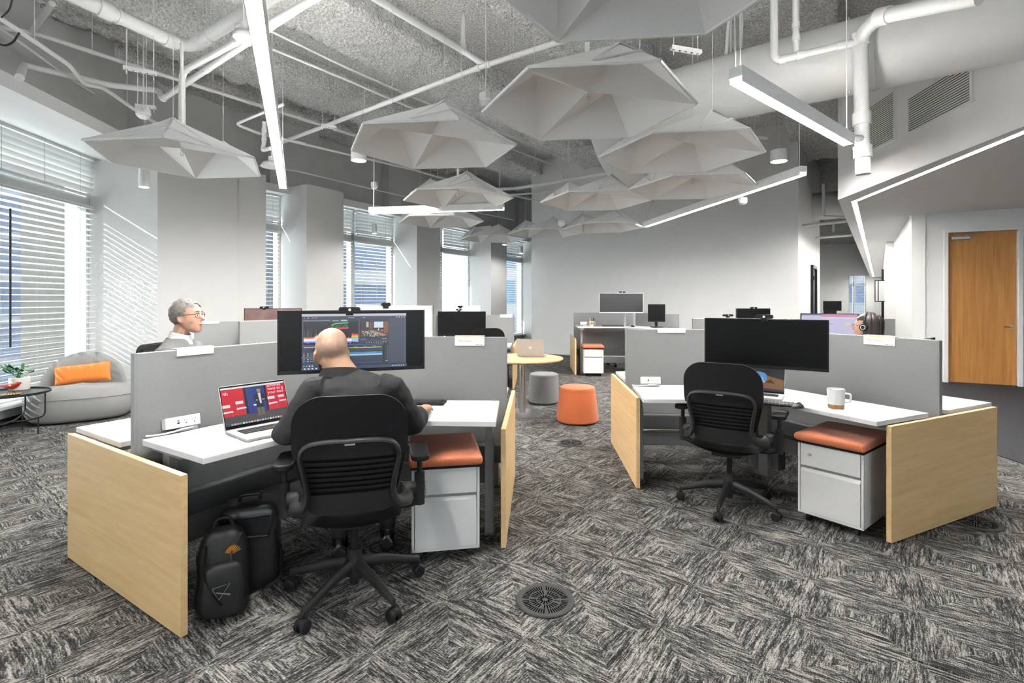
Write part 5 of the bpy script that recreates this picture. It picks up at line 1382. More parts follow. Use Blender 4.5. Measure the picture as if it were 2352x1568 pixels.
# ------------------------------------------------------------------ laptops
def laptop(label, hl, ang, w, dp, zt, lidh, tilt, content=None, metal=M_ALU, logo=False):
    """hl: hinge end on the user's left; ang: direction of the hinge"""
    t = thing('laptop', label, 'laptop', (hl[0], hl[1], zt), ang, 'laptops')
    b = MB(); q = b.rrect(w, dp, 0.012); b.prism([(x + w / 2, y - dp / 2) for x, y in q], 0.002, 0.016); b.build('base', metal, t, bevel=0.002)
    k = MB(); k.box((w / 2, -dp * 0.36, 0.0165), (w * 0.78, dp * 0.40, 0.002)); kb = k.build('keyboard_deck', M_BLACK, t)
    km = MB().box((0, 0, 0), (w * 0.78 / 15, dp * 0.40 / 7.2, 0.0025)).mesh('key'); km.materials.append(M_KEY)
    for r in range(5):
        for c in range(13):
            o = bpy.data.objects.new('key', km); COL.objects.link(o); o.parent = kb; o.location = (w * 0.11 + (c + 0.5) * w * 0.78 / 13, -dp * 0.36 + (r - 2) * dp * 0.40 / 5.2, 0.0185)
    MB().box((w / 2, -dp * 0.77, 0.0165), (w * 0.42, dp * 0.34, 0.001)).build('trackpad', metal, t)
    lid = MB(); R = Matrix.Rotation(-tilt, 3, 'X')
    q = lid.rrect(w, lidh, 0.012); lid.add([R @ Vector((x, yy, y + lidh / 2)) + Vector((w / 2, 0, 0.014)) for yy in (0, 0.006) for x, y in q], [tuple(range(len(q)))[::-1], tuple(range(len(q), 2 * len(q)))] + [(i, (i + 1) % len(q), len(q) + (i + 1) % len(q), len(q) + i) for i in range(len(q))])
    ld = lid.build('lid', metal, t)
    s = MB(); bz = 0.007; s.add([R @ Vector((x, -0.0008, z)) + Vector((w / 2, 0, 0.014)) for x, z in ((-w / 2 + 0.003, 0.006), (w / 2 - 0.003, 0.006), (w / 2 - 0.003, lidh - 0.004), (-w / 2 + 0.003, lidh - 0.004))], [(0, 1, 2, 3)])
    s.build('screen', M_SCREEN, t)
    if content:
        o = R @ Vector((-w / 2 + bz, -0.0012, lidh - 0.012)) + Vector((w / 2, 0, 0.014))
        pc = Pic(o, (1, 0, 0), R @ Vector((0, 0, 1)), w - 2 * bz, lidh - 0.030, R @ Vector((0, -1, 0))); content(pc); pc.mb.build('screen_picture', M_PIC, t, normals=False)
    if logo:
        g = MB(); c = R @ Vector((0, 0.0068, lidh * 0.5)) + Vector((w / 2, 0, 0.014)); ex = R @ Vector((-1, 0, 0)); ez = R @ Vector((0, 0, 1)); s_ = 0.022
        def ap(pts, c_=(0.85, 0.85, 0.85)): g.col = c_; g.add([c + ex * x * s_ + ez * y * s_ for x, y in pts], [tuple(range(len(pts)))])
        body = [(0, 0.62), (0.25, 0.72), (0.55, 0.68), (0.78, 0.5), (0.60, 0.25), (0.58, -0.02), (0.70, -0.25), (0.86, -0.35), (0.68, -0.72), (0.42, -0.98), (0.2, -0.95), (0, -0.88), (-0.2, -0.95), (-0.42, -0.98), (-0.72, -0.65), (-0.9, -0.15), (-0.88, 0.28), (-0.62, 0.62), (-0.3, 0.72)]
        ap(body); ap([(0.02, 0.80), (0.10, 1.08), (0.38, 1.28), (0.32, 1.0)]); g.build('lid_logo', M_PRINT, ld, normals=False)
    return t
def stage_screen(pc):
    pc.rect(0, 0, 1, 0.045, (0.75, 0.75, 0.78)); pc.rect(0, 0.045, 1, 0.75, (0.62, 0.012, 0.035)); pc.rect(0.33, 0.045, 0.37, 0.75, (0.012, 0.012, 0.02)); pc.rect(0.37, 0.045, 0.66, 0.80, (0.012, 0.045, 0.22)); pc.rect(0.66, 0.045, 0.69, 0.75, (0.012, 0.012, 0.02))
    pc.poly([(0, 0.75), (1, 0.72), (1, 0.98), (0, 0.98)], (0.07, 0.062, 0.068)); pc.poly([(0.37, 0.55), (0.66, 0.55), (0.66, 0.76), (0.37, 0.76)], (0.015, 0.03, 0.22))
    w = (0.82, 0.80, 0.86)
    pc.text('ith', 0.02, 0.19, 0.026, w); pc.text('achieves', 0.71, 0.105, 0.0235, w); pc.rect(0.69, 0, 1, 0.045, (0.75, 0.75, 0.78)); pc.text('want to g', 0.71, 0.195, 0.0235, w); pc.text('your mor', 0.71, 0.295, 0.0235, w); pc.rect(0.73, 0.37, 0.98, 0.378, (0.35, 0.1, 0.35)); pc.rect(0.73, 0.395, 0.98, 0.403, (0.35, 0.1, 0.35))
    def chair(u, v, s=1.0):
        pc.rect(u, v, u + 0.115 * s, v + 0.075 * s, (0.75, 0.72, 0.70)); pc.poly([(u + 0.01, v + 0.17 * s), (u + 0.14 * s, v + 0.165 * s), (u + 0.155 * s, v + 0.205 * s), (u + 0.0, v + 0.215 * s)], (0.72, 0.70, 0.70))
        for x in (0.01, 0.13): pc.rect(u + x * s, v + 0.21 * s, u + x * s + 0.005, v + 0.34 * s, (0.2, 0.2, 0.22))
        pc.rect(u + 0.012, v + 0.075 * s, u + 0.017, v + 0.17 * s, (0.3, 0.3, 0.3))
    chair(-0.01, 0.44); chair(0.19, 0.38); chair(0.69, 0.37); chair(0.865, 0.365, 0.85); pc.rect(0.455, 0.52, 0.50, 0.56, w)
    pc.rect(0.50, 0.60, 0.55, 0.83, (0.14, 0.125, 0.08)); pc.rect(0.56, 0.60, 0.61, 0.83, (0.14, 0.125, 0.08))
    pc.poly([(0.475, 0.30), (0.53, 0.235), (0.60, 0.235), (0.655, 0.32), (0.66, 0.45), (0.62, 0.46), (0.615, 0.62), (0.495, 0.62), (0.50, 0.44), (0.47, 0.43)], (0.012, 0.016, 0.045)); pc.poly([(0.545, 0.235), (0.59, 0.235), (0.585, 0.52), (0.56, 0.52)], (0.6, 0.6, 0.66))
    pc.poly([(0.535, 0.13), (0.555, 0.105), (0.585, 0.105), (0.60, 0.13), (0.597, 0.19), (0.58, 0.225), (0.555, 0.225), (0.538, 0.19)], (0.40, 0.22, 0.16)); pc.poly([(0.53, 0.14), (0.54, 0.095), (0.575, 0.08), (0.605, 0.10), (0.60, 0.13), (0.55, 0.125)], (0.07, 0.04, 0.03)); pc.rect(0.60, 0.40, 0.64, 0.435, (0.45, 0.25, 0.18)); pc.rect(0.50, 0.40, 0.53, 0.435, (0.45, 0.25, 0.18))
    cs = [(0.2, 0.4, 0.9), (0.6, 0.6, 0.65), (0.7, 0.3, 0.6), (0.1, 0.5, 0.2), (0.8, 0.8, 0.85), (0.5, 0.5, 0.55), (0.2, 0.5, 0.85), (0.75, 0.75, 0.2), (0.8, 0.3, 0.1), (0.8, 0.8, 0.85)]
    for k in range(20): pc.rect(0.08 + 0.042 * k, 0.935, 0.11 + 0.042 * k, 0.975, cs[k % 10])
laptop('aluminium laptop playing a red stage talk on the charcoal-shirted person\'s desk', (-1.49, 2.66), math.radians(51.2), 0.358, 0.248, 0.79, 0.240, 0.38, stage_screen)
def beach_screen(pc):
    pc.rect(0, 0, 1, 1, (0.018, 0.019, 0.021)); pc.poly([(0, 0.36), (0.1, 0.33), (0.28, 0.20), (0.42, 0.15), (0.55, 0.19), (0.62, 0.30), (0.63, 0.45), (0.58, 0.66), (0, 0.66)], (0.08, 0.24, 0.55)); pc.poly([(0.1, 0.45), (0.32, 0.25), (0.52, 0.40), (0.58, 0.62), (0.05, 0.62)], (0.25, 0.42, 0.68)); pc.rect(0, 0.60, 0.60, 0.66, (0.35, 0.36, 0.36))
    pc.poly([(0, 0.66), (0.58, 0.64), (1, 0.70), (1, 0.90), (0, 0.84)], (0.18, 0.085, 0.035)); pc.poly([(0.60, 0.30), (0.75, 0.38), (0.95, 0.45), (1, 0.48), (1, 0.72), (0.56, 0.66), (0.63, 0.45)], (0.20, 0.10, 0.035)); pc.poly([(0.58, 0.62), (0.70, 0.46), (0.82, 0.66)], (0.06, 0.032, 0.015)); pc.poly([(0.24, 0.62), (0.28, 0.52), (0.34, 0.52), (0.37, 0.62)], (0.03, 0.028, 0.02)); pc.poly([(0.0, 0.62), (0.02, 0.54), (0.07, 0.56), (0.09, 0.62)], (0.03, 0.028, 0.02)); pc.rect(0, 0.93, 1, 1, (0.012, 0.013, 0.016)); pc.rect(0.06, 0.945, 0.10, 0.985, (0.7, 0.7, 0.7))
laptop('silver laptop with a beach cave wallpaper under the big black monitor', (1.80, 4.06), math.atan2(-0.17, 0.27), 0.32, 0.215, 0.752, 0.205, 0.28, beach_screen)
tl = P(1190, 822, 0.735)
laptop('silver laptop with a white fruit logo on its lid on the round table', (P(1250, 820, 0.735).x, P(1250, 820, 0.735).y), math.radians(168), 0.36, 0.24, 0.735, 0.235, 0.25, None, logo=True)

# ------------------------------------------------------------------ keyboards, mice, mug, power units, cards
def keyboard(label, c, rz, z, w=0.44, dp=0.13):
    t = thing('keyboard', label, 'keyboard', (c[0], c[1], z), rz, 'black keyboards')
    b = MB(); b.prism(b.rrect(w, dp, 0.008), 0, 0.014); b.build('case', M_BLACK, t, bevel=0.003)
    km = MB().box((0, 0, 0.003), (w / 19 * 0.84, dp / 6 * 0.80, 0.006)).mesh('key'); km.materials.append(M_DGREY)
    for r in range(5):
        for k in range(18):
            o = bpy.data.objects.new('key', km); COL.objects.link(o); o.parent = t; o.location = (-w / 2 + (k + 0.9) * w / 19, -dp / 2 + (r + 0.9) * dp / 5.7, 0.013)
    return t
kc = P(955, 923, 0.80); keyboard('black keyboard beside the charcoal-shirted person\'s right hand', (kc.x - 0.02, kc.y), math.radians(-3), 0.79)
kc = P(1765, 928, 0.75); keyboard('black keyboard in front of the beach wallpaper laptop', (kc.x - 0.04, kc.y + 0.02), math.radians(-28), 0.752)
keyboard('black keyboard on the raised desk by the end wall', (2.0, 10.15), -0.03, 0.96, 0.42)
def mouse(label, p, rz):
    t = thing('computer_mouse', label, 'mouse', p, rz, 'black computer mice')
    m = MB(); n = 14
    m.grid(lambda u, v: (lambda a, k: Vector((math.cos(a) * 0.033 * k, math.sin(a) * 0.056 * k, 0.036 * math.sqrt(max(0, 1 - k * k)) * (0.8 + 0.2 * math.sin(a)) if True else 0)))(2 * PI * u, v), 24, 10)
    m.build('body', M_BLACK, t, smooth=True); MB().tube([(0, 0.012, 0.034), (0, 0.035, 0.03)], 0.004, 6).build('wheel', M_DGREY, t)
mouse('black mouse right of the keyboard at the right front desk', P(1832, 936, 0.754), math.radians(-60))
mouse('black mouse on the raised desk by the end wall', Vector((2.36, 10.0, 0.961)), 0.3)
mp = P(1920, 936, 0.753)
t = thing('insulated_mug', 'white insulated mug with cork base and steel lid', 'mug', mp, math.radians(-20))
M_CORK = mat('cork', (0.38, 0.20, 0.09), 0.9, var=0.35, scale=120)
MB().lathe([(0, 0), (0.046, 0), (0.048, 0.004), (0.049, 0.028), (0, 0.028)], 36).build('cork_base', M_CORK, t, smooth=True)
MB().lathe([(0.051, 0.026), (0.054, 0.122), (0.054, 0.126), (0.05, 0.126), (0.047, 0.03)], 40, cap=False).build('cup', M_WPLA, t, smooth=True)
MB().lathe([(0, 0.118), (0.052, 0.118), (0.053, 0.128), (0.050, 0.132), (0.02, 0.130), (0, 0.130)], 36).build('lid', M_STEEL, t, smooth=True)
MB().tube(bend([(0.05, 0, 0.10), (0.088, 0, 0.098), (0.085, 0, 0.045), (0.048, 0, 0.043)], 0.02), 0.0065, 8).build('handle', M_WPLA, t, smooth=True)
def power_unit(label, p, rz, s=1.0, cable=True):
    t = thing('power_unit', label, 'power outlet', p, rz, 'white desk power units')
    b = MB(); b.add([Vector((x * 0.085 * s, y, z)) for x in (-1, 1) for y, z in ((-0.012, 0.025), (0.035, 0.015), (0.045, 0.07), (-0.002, 0.082))], [(0, 1, 2, 3), (7, 6, 5, 4), (0, 4, 5, 1), (1, 5, 6, 2), (2, 6, 7, 3), (3, 7, 4, 0)]); b.build('box', M_WPLA, t, bevel=0.003)
    h = MB(); sl = Vector((0, 0.010, 0.057)).normalized()
    def at(x, k): return Vector((x * s, -0.0125 + 0.010 * k, 0.025 + 0.057 * k)) + Vector((0, -0.0006, 0))
    def slot(x, k, w, hh):
        c = at(x, k); h.add([c + Vector((-w / 2 * s, 0, 0)) - sl * hh / 2, c + Vector((w / 2 * s, 0, 0)) - sl * hh / 2, c + Vector((w / 2 * s, 0, 0)) + sl * hh / 2, c + Vector((-w / 2 * s, 0, 0)) + sl * hh / 2], [(0, 1, 2, 3)])
    slot(-0.025, 0.62, 0.010, 0.005); slot(-0.025, 0.42, 0.013, 0.008)
    for x in (0.012, 0.054): slot(x - 0.007, 0.6, 0.002, 0.010); slot(x + 0.007, 0.6, 0.002, 0.010); slot(x, 0.36, 0.005, 0.006)
    h.build('outlets', M_BLACK, t, normals=False)
    f = MB(); f.box((0.03 * s, 0.02, 0.010), (0.09 * s, 0.04, 0.02)); f.build('clamp', M_WPLA, t)
    if cable: MB().tube(bend([(0.05 * s, 0.0, 0.012), (0.0, -0.02, 0.016), (-0.06 * s, -0.012, 0.008), (-0.115 * s, 0.0, 0.004), (-0.16 * s, 0.03, 0.004)], 0.03), 0.0055, 8).build('cable', M_WPLA, t, smooth=True)
power_unit('white power unit with a cable left of the red laptop screen', P(420, 990, 0.792), math.radians(57), 1.0)
power_unit('white power unit on the desk left of the empty chair', P(1495, 887, 0.754), math.radians(-3), 0.95)
power_unit('small white power unit on the raised desk by the end wall', Vector((1.46, 10.42, 0.96)), 0.0, 0.8, False)
def arm_pt(c, ang, s, off): return Vector((c[0], c[1])) + uv(ang) * s + uv(ang + PI / 2) * off
def card(label, c, ang, s, off, w, h, lines=None, top=1.226, yellow=False, flip=False):
    p = arm_pt(c, ang, s, off)
    t = thing('name_card_holder', label, 'name card', (p.x, p.y, top - h), ang + (PI if flip else 0), 'white name card holders')
    MB().box((0, -0.001, h / 2), (w, 0.004, h)).build('plate', M_WPLA, t, bevel=0.001)
    MB().box((0, 0.02, h + 0.001), (w, 0.045, 0.003)).build('hook', M_WPLA, t)
    if yellow: MB().box((0, -0.004, h - 0.003), (w, 0.003, 0.006)).build('yellow_edge', mat('yellow_strip', (0.75, 0.62, 0.2), 0.5), t)
    if lines:
        g = MB(); g.col = (0.30, 0.31, 0.33); text_into(g, lines, 0.021, (-w * 0.36, -0.0036, h * 0.42), (1, 0, 0), (0, 0, 1))
        g.col = (0.06, 0.06, 0.07); text_into(g, 'DIGITAL MEDIA', 0.0075, (w * 0.20, -0.0036, h * 0.08), (1, 0, 0), (0, 0, 1)) if False else [g.box((w * (0.22 + 0.02 * k), -0.0036, h * 0.10), (w * 0.014, 0.0004, 0.0045)) for k in range(12) if k not in (5, 8)]
        g.build('lettering', M_PRINT, t, normals=False)
    return t
card('white name card reading Ron Lacey on the divider right of the editing monitor', CL, aB, 0.95, -0.02, 0.214, 0.068, 'Ron Lacey', yellow=True)
card('white name card reading Mimi Daves on the right front divider', CR, aD - math.radians(1.2), 0.955, -0.02, 0.214, 0.068, 'Mimi Daves', yellow=True)
card('blank white card holder on the divider in front of the person in the cardigan', CL, aA + math.radians(3.9), 1.06, 0.02, 0.20, 0.04, flip=True)
card('blank white card holder on the divider left of the big black monitor', CR, aC, 0.86, 0.02, 0.25, 0.036, flip=True)

# ------------------------------------------------------------------ workstations farther back
def pod(c, arms, tag_, desks=(), panels=True):
    """arms: (angle, length, description)"""
    for a, L, lab in arms:
        divider(c, a, L, 'grey fabric divider ' + lab)
        if panels and 'dark edge' not in lab: end_panel(c, a, L, 'light oak end panel ' + lab.replace('with the white card, ', ''))
C3 = (-1.22, 9.15)
pod(C3, [(aB, 1.26, 'with the white card, behind the round table by the rear windows'), (aA, 1.30, 'of the rear window workstation, hidden left arm'), (aT, 1.3, 'of the rear window workstation, hidden rear arm')], '')
desk(C3, wing_poly(C3, aA, aB, 1.3, 1.26), 0.735, wing_legs(C3, aA, aB, 1.3, 1.26), 'white winged desk near the rear windows behind the round table')
card('small white card on the divider near the rear windows', C3, aB, 1.12, -0.02, 0.22, 0.05)
C4 = (-2.63, 7.45)
pod(C4, [(aA, 1.36, 'with a dark edge left of the editing monitor'), (aB, 1.2, 'behind the editing monitor, hidden arm'), (aT, 1.2, 'far behind the editing monitor, hidden arm')], '')
desk(C4, wing_poly(C4, aA, aB, 1.36, 1.2), 0.735, wing_legs(C4, aA, aB, 1.36, 1.2), 'white winged desk behind the person in the cardigan')
C4b = (-3.0, 7.28)
divider((-3.02, 7.22), math.atan2(-0.843, -0.537), 1.37, 'pale grey divider with sun stripes behind the person in the cardigan')
card('white card holder on the sun-striped divider', (-3.02, 7.22), math.atan2(-0.843, -0.537), 1.20, 0.02, 0.2, 0.028, flip=True)
C5 = (2.56, 10.65)
divider(C5, aC, 1.27, 'grey fabric divider behind the raised desk by the end wall'); end_panel(C5, aC, 1.27, 'narrow light oak end panel of the raised desk by the end wall')
divider(C5, aD, 1.25, 'grey fabric divider right of the small square monitor'); end_panel(C5, aD, 1.25, 'light oak end panel of the raised desk, hidden right end')
desk(C5, wing_poly(C5, aC, aD + 2 * PI, 1.27, 1.25, 0.10, 0.52), 0.96, wing_legs(C5, aC, aD + 2 * PI, 1.27, 1.25), 'raised white standing desk by the end wall')
M_CHR2 = arm_to_mat; arm_to_mat = M_WPLA
monitor('silver_framed_monitor', 'wide dark monitor with a pale frame over the raised desk', (1.70, 9.98), (2.56, 9.98), 1.62, 0.39, None, bezel=M_ALU, back=M_ALU, arm_to=(2.28, 10.35, 0.96), scr=mat('grey_off_screen', (0.02, 0.02, 0.021), 0.3))
arm_to_mat = M_CHR2
webcam(1429, 671, 9.99, 'webcam on the pale-framed monitor over the raised desk', 0, 0.12)
monitor('square_monitor', 'small square black monitor on a stand on the raised desk', (2.55, 9.60), (2.86, 9.56), 1.405, 0.33, None, stand=0.10)
pm_ = Vector((1.60, 10.32, 0.96))
t = thing('pen_mug', 'white mug of pens on the raised desk by the end wall', 'mug', pm_, 0)
MB().lathe([(0, 0), (0.04, 0), (0.043, 0.1), (0.04, 0.1), (0.037, 0.01), (0, 0.01)], 20).build('cup', M_WPLA, t, smooth=True)
MB().tube(bend([(0.04, 0, 0.08), (0.075, 0, 0.078), (0.072, 0, 0.03), (0.04, 0, 0.025)], 0.015), 0.006, 6).build('handle', M_WPLA, t, smooth=True)
g = MB(); g.col = (0.75, 0.2, 0.03); g.box((0, -0.0425, 0.05), (0.045, 0.002, 0.04)); g.build('print', M_PRINT, t, normals=False)
for k, (dx, dy, cc) in enumerate(((-0.03, 0.0, (0.7, 0.55, 0.05)), (-0.01, 0.01, (0.7, 0.5, 0.1)), (0.0, -0.01, (0.1, 0.1, 0.1)), (0.035, 0.0, (0.02, 0.05, 0.05)), (0.045, 0.01, (0.02, 0.02, 0.03)))):
    MB().tube([(dx * 0.3, dy, 0.02), (dx * 1.3, dy, 0.16)], 0.006, 6).build('pen', mat('pen_%d' % k, cc, 0.4), t)
# pod behind the right front pod
C6 = (3.95, 7.3)
for a, L, lab in ((aC, 1.36, 'behind the big black monitor, left part with dark edge'), (math.radians(-3), 1.45, 'behind the person with the headset')):
    divider(C6, a, L, 'grey fabric divider ' + lab)
desk(C6, [(2.62, 7.47), (2.62, 8.05), (5.3, 7.95), (5.3, 7.37), (4.0, 7.42), (3.2, 7.45)], 0.735, [(2.75, 7.75, 0), (5.2, 7.65, 0)], 'white desk behind the right front workstation')
card('small white card on the divider behind the person with the headset', C6, math.radians(-3), 0.98, -0.02, 0.09, 0.06)
monitor('black_monitor', 'low black monitor behind the big black monitor', (3.53, 8.05), (4.06, 8.05), 1.352, 0.33, None, stand=0.24)
webcam(1731, 707, 8.0, 'webcam on the low black monitor behind', 0, 0.10)
webcam(1672, 724, 7.45, 'loose webcam on the divider left of the big black monitor', 0.2, 0.16)
# equipment by the corridor
q = PD(1898, 724, 15.0)
t = thing('printer', 'white and black printer on a cabinet at the corridor mouth', 'printer', (12.42, 20.0, 0), -0.5)
MB().box((0, 0, 0.45), (0.44, 0.4, 0.9)).build('cabinet', M_GMET, t, bevel=0.005); MB().box((0, 0, 1.0), (0.42, 0.38, 0.30)).build('lower_body', M_BLACK, t, bevel=0.01); MB().box((-0.05, 0, 1.26), (0.34, 0.36, 0.18)).build('scanner_lid', M_WPLA, t, bevel=0.01); MB().box((0.12, -0.15, 1.22), (0.16, 0.12, 0.10)).build('control_panel', M_WPLA, t, bevel=0.01)
monitor('black_monitor', 'black monitor beside the printer at the corridor mouth', (11.55, 19.0), (12.1, 18.8), 1.44, 0.36, None, stand=0.3)

# ------------------------------------------------------------------ bags under the left desk
def softbox(w, d, h, e=0.45, taper=0.0, n=40, rings=16, bulge=0.0):
    m = MB(); vs = []; fs = []
    for j in range(rings + 1):
        ph = PI * j / rings; cz = math.copysign(abs(math.cos(ph)) ** e, -math.cos(ph)); k = abs(math.sin(ph)) ** e
        for i in range(n):
            x, y = superpt(2 * PI * i / n, w / 2, d / 2, e); s = 1 - taper * (cz + 1) / 2
            z = h / 2 + cz * h / 2; wob = 1 + bulge * mn.noise(Vector((x * 9, y * 9, z * 9)))
            vs.append(Vector((x * k * s * wob, y * k * s * wob, z)))
    for j in range(rings):
        for i in range(n):
            a, b = j * n + i, j * n + (i + 1) % n; fs.append((a, b, b + n, a + n))
    m.add(vs, fs); return m
M_NYL = mat('black_nylon', (0.010, 0.010, 0.011), 0.55, var=0.2, scale=40, bump=0.15, bscale=60, spec=0.4)
M_SHELL = mat('black_hard_shell', (0.012, 0.012, 0.013), 0.3, var=0.1, spec=0.5)
t = thing('black_backpack', 'open black nylon backpack behind the large left end panel', 'backpack', (-1.375, 2.44, 0.004), math.radians(30))
softbox(0.24, 0.17, 0.40, 0.5, 0.15, bulge=0.12).build('body', M_NYL, t, smooth=1.2)
o = softbox(0.19, 0.08, 0.24, 0.5, 0.1, bulge=0.1).build('front_pocket', M_NYL, t, smooth=1.2); o.location = (0.0, -0.085, 0.03)
m = MB(); m.tube(bend([(-0.07, -0.075, 0.36), (-0.085, -0.10, 0.25), (-0.05, -0.12, 0.16), (-0.01, -0.13, 0.10)], 0.05), 0.016, 8, sc=(1, 0.3)); m.build('strap', M_NYL, t, smooth=True)
m = MB(); m.tube(bend([(0.075, -0.05, 0.38), (0.02, -0.09, 0.30), (0.05, -0.10, 0.22), (0.085, -0.085, 0.14)], 0.04), 0.006, 6); m.build('zipper', M_DGREY, t)
m = MB()
for k in range(9):
    a = 0.35 + k * 0.27; m.add([(0.035, -0.082, 0.30), (0.035 + 0.032 * math.cos(a) + 0.006, -0.09, 0.305 + 0.045 * math.sin(a)), (0.035 + 0.034 * math.cos(a + 0.2), -0.088, 0.302 + 0.036 * math.sin(a + 0.2))], [(0, 1, 2)])
m.build('orange_bag_contents', mat('orange_print', (0.42, 0.17, 0.015), 0.6), t, normals=False)
m = MB(); tri = [(-0.045, -0.145, 0.19), (0.025, -0.145, 0.20), (-0.02, -0.150, 0.135), (-0.045, -0.145, 0.19)]; m.tube(tri, 0.0022, 6); m.tube([(-0.03, -0.147, 0.17), (0.025, -0.15, 0.15)], 0.004, 6); m.build('metal_buckle', mat('dull_steel', (0.2, 0.2, 0.2), 0.4, 0.8), t)
MB().tube(bend([(-0.04, 0.02, 0.39), (-0.03, 0.02, 0.44), (0.03, 0.02, 0.44), (0.04, 0.02, 0.39)], 0.03), 0.009, 8).build('top_handle', M_NYL, t, smooth=True)
t = thing('hard_shell_backpack', 'boxy black hard-shell backpack standing behind the open one', 'backpack', (-1.37, 2.68, 0.004), math.radians(22))
softbox(0.30, 0.20, 0.44, 0.32, 0.06).build('shell', M_SHELL, t, smooth=1.2)
m = MB(); m.tube([(-0.12, -0.09, 0.40), (-0.12, -0.105, 0.30), (0.09, -0.105, 0.28), (0.12, -0.09, 0.40)], 0.008, 6); m.box((0, -0.098, 0.33), (0.20, 0.012, 0.10)); m.build('grip_recess', M_BLACK, t)
m = MB(); m.tube(bend([(0.12, -0.08, 0.30), (0.16, -0.10, 0.18), (0.15, -0.12, 0.06), (0.08, -0.13, 0.03)], 0.05), 0.022, 8, sc=(1, 0.25)); m.build('strap', M_NYL, t, smooth=True)
MB().tube(bend([(-0.05, 0.0, 0.43), (-0.045, 0, 0.468), (0.045, 0, 0.468), (0.05, 0, 0.43)], 0.02), 0.010, 8).build('handle', M_SHELL, t, smooth=True)
# ------------------------------------------------------------------ people
def remesh(mb, name, mats, voxel, pick, parent=None, iters=6, wrinkle=None):
    me0 = mb.mesh('tmp'); ob = bpy.data.objects.new('tmp', me0); COL.objects.link(ob)
    r = ob.modifiers.new('r', 'REMESH'); r.mode = 'VOXEL'; r.voxel_size = voxel
    s = ob.modifiers.new('s', 'SMOOTH'); s.factor = 0.5; s.iterations = iters
    dg = bpy.context.evaluated_depsgraph_get(); dg.update()
    me = bpy.data.meshes.new_from_object(ob.evaluated_get(dg)); me.name = name
    bpy.data.objects.remove(ob); bpy.data.meshes.remove(me0)
    if wrinkle:
        src = [(v.co.copy(), v.normal.copy()) for v in me.vertices]
        out = [c for p_, n_ in src for c in (p_ + wrinkle(p_, n_))]
        me.vertices.foreach_set('co', out); me.update()
    me.materials.clear()
    for m in mats: me.materials.append(m)
    for p in me.polygons:
        p.material_index = pick(p.center); p.use_smooth = True
    o = bpy.data.objects.new(name, me); COL.objects.link(o)
    if parent: o.parent = parent
    return o
def head_into(mb, c, M, s=1.0, female=False):
    """head modelled facing +y; c = centre between chin and crown"""
    c = Vector(c)
    T0 = mb.T; mb.T = Matrix.Translation(c) @ M.to_4x4() @ Matrix.Scale(s, 4)
    rings = [(-0.120, 0.058, 0.016, 0.016), (-0.112, 0.052, 0.034, 0.034), (-0.092, 0.038, 0.048, 0.054), (-0.065, 0.024, 0.058, 0.070), (-0.03, 0.014, 0.066, 0.083), (0.0, 0.006, 0.071, 0.092), (0.035, 0.0, 0.076, 0.098), (0.07, -0.005, 0.073, 0.094), (0.098, -0.008, 0.058, 0.076), (0.115, -0.008, 0.036, 0.050), (0.124, -0.008, 0.012, 0.018)]
    vs = []; fs = []; n = 20
    for z, y, rx, ry in rings:
        for k in range(n): a = 2 * PI * k / n; vs.append((rx * math.cos(a), y + ry * math.sin(a), z))
    for j in range(len(rings) - 1):
        for k in range(n): a, b = j * n + k, j * n + (k + 1) % n; fs.append((a, b, b + n, a + n))
    fs.append(tuple(range(n - 1, -1, -1))); fs.append(tuple(range((len(rings) - 1) * n, len(rings) * n)))
    mb.add(vs, fs)
    mb.ell((0, -0.030, 0.030), (0.072, 0.080, 0.075))                                   # back of the skull
    mb.tube([(0, 0.090, 0.016), (0, 0.104, -0.004), (0, 0.118, -0.028), (0, 0.104, -0.036)], [0.008, 0.009, 0.013, 0.010], 8)   # nose
    mb.ell((0, 0.088, 0.024), (0.046, 0.013, 0.009)); mb.ell((0, 0.090, -0.058), (0.023, 0.011, 0.006)); mb.ell((0, 0.088, -0.069), (0.020, 0.011, 0.006)); mb.ell((0, 0.074, -0.103), (0.020, 0.016, 0.014))
    for q in (-1, 1):
        mb.ell((q * 0.036, 0.050, -0.032), (0.024, 0.032, 0.032))
        mb.ell((q * 0.077, -0.010, -0.010), (0.008, 0.019, 0.031), M=Matrix.Rotation(q * 0.30, 3, 'Z'))
        mb.ell((q * 0.074, -0.004, -0.034), (0.007, 0.011, 0.012))
    mb.T = T0
def eyes(parent, c, M, s=1.0):
    for q in (-1, 1):
        e = MB(); e.T = Matrix.Translation(Vector(c)) @ M.to_4x4() @ Matrix.Scale(s, 4)
        e.ell((q * 0.031, 0.083, 0.004), (0.011, 0.010, 0.008)); o = e.build('eye', M_WPLA, parent, smooth=True)
        e2 = MB(); e2.T = e.T; e2.ell((q * 0.031, 0.0905, 0.004), (0.0055, 0.004, 0.0055), 10, 6); e2.build('iris', M_BLACK, o, smooth=True)
def lips_brows(parent, c, M, s, brow):
    m = MB(); m.T = Matrix.Translation(Vector(c)) @ M.to_4x4() @ Matrix.Scale(s, 4)
    m.ell((0, 0.0925, -0.0635), (0.024, 0.0105, 0.0042), 12, 8); m.build('mouth', mat('lip_colour', (0.30, 0.11, 0.09), 0.5), parent, smooth=True)
    for q in (-1, 1):
        b = MB(); b.T = m.T; b.tube([(q * 0.012, 0.101, 0.030), (q * 0.032, 0.098, 0.035), (q * 0.052, 0.086, 0.030)], [0.003, 0.004, 0.002], 6); b.build('eyebrow', brow, parent, smooth=True)
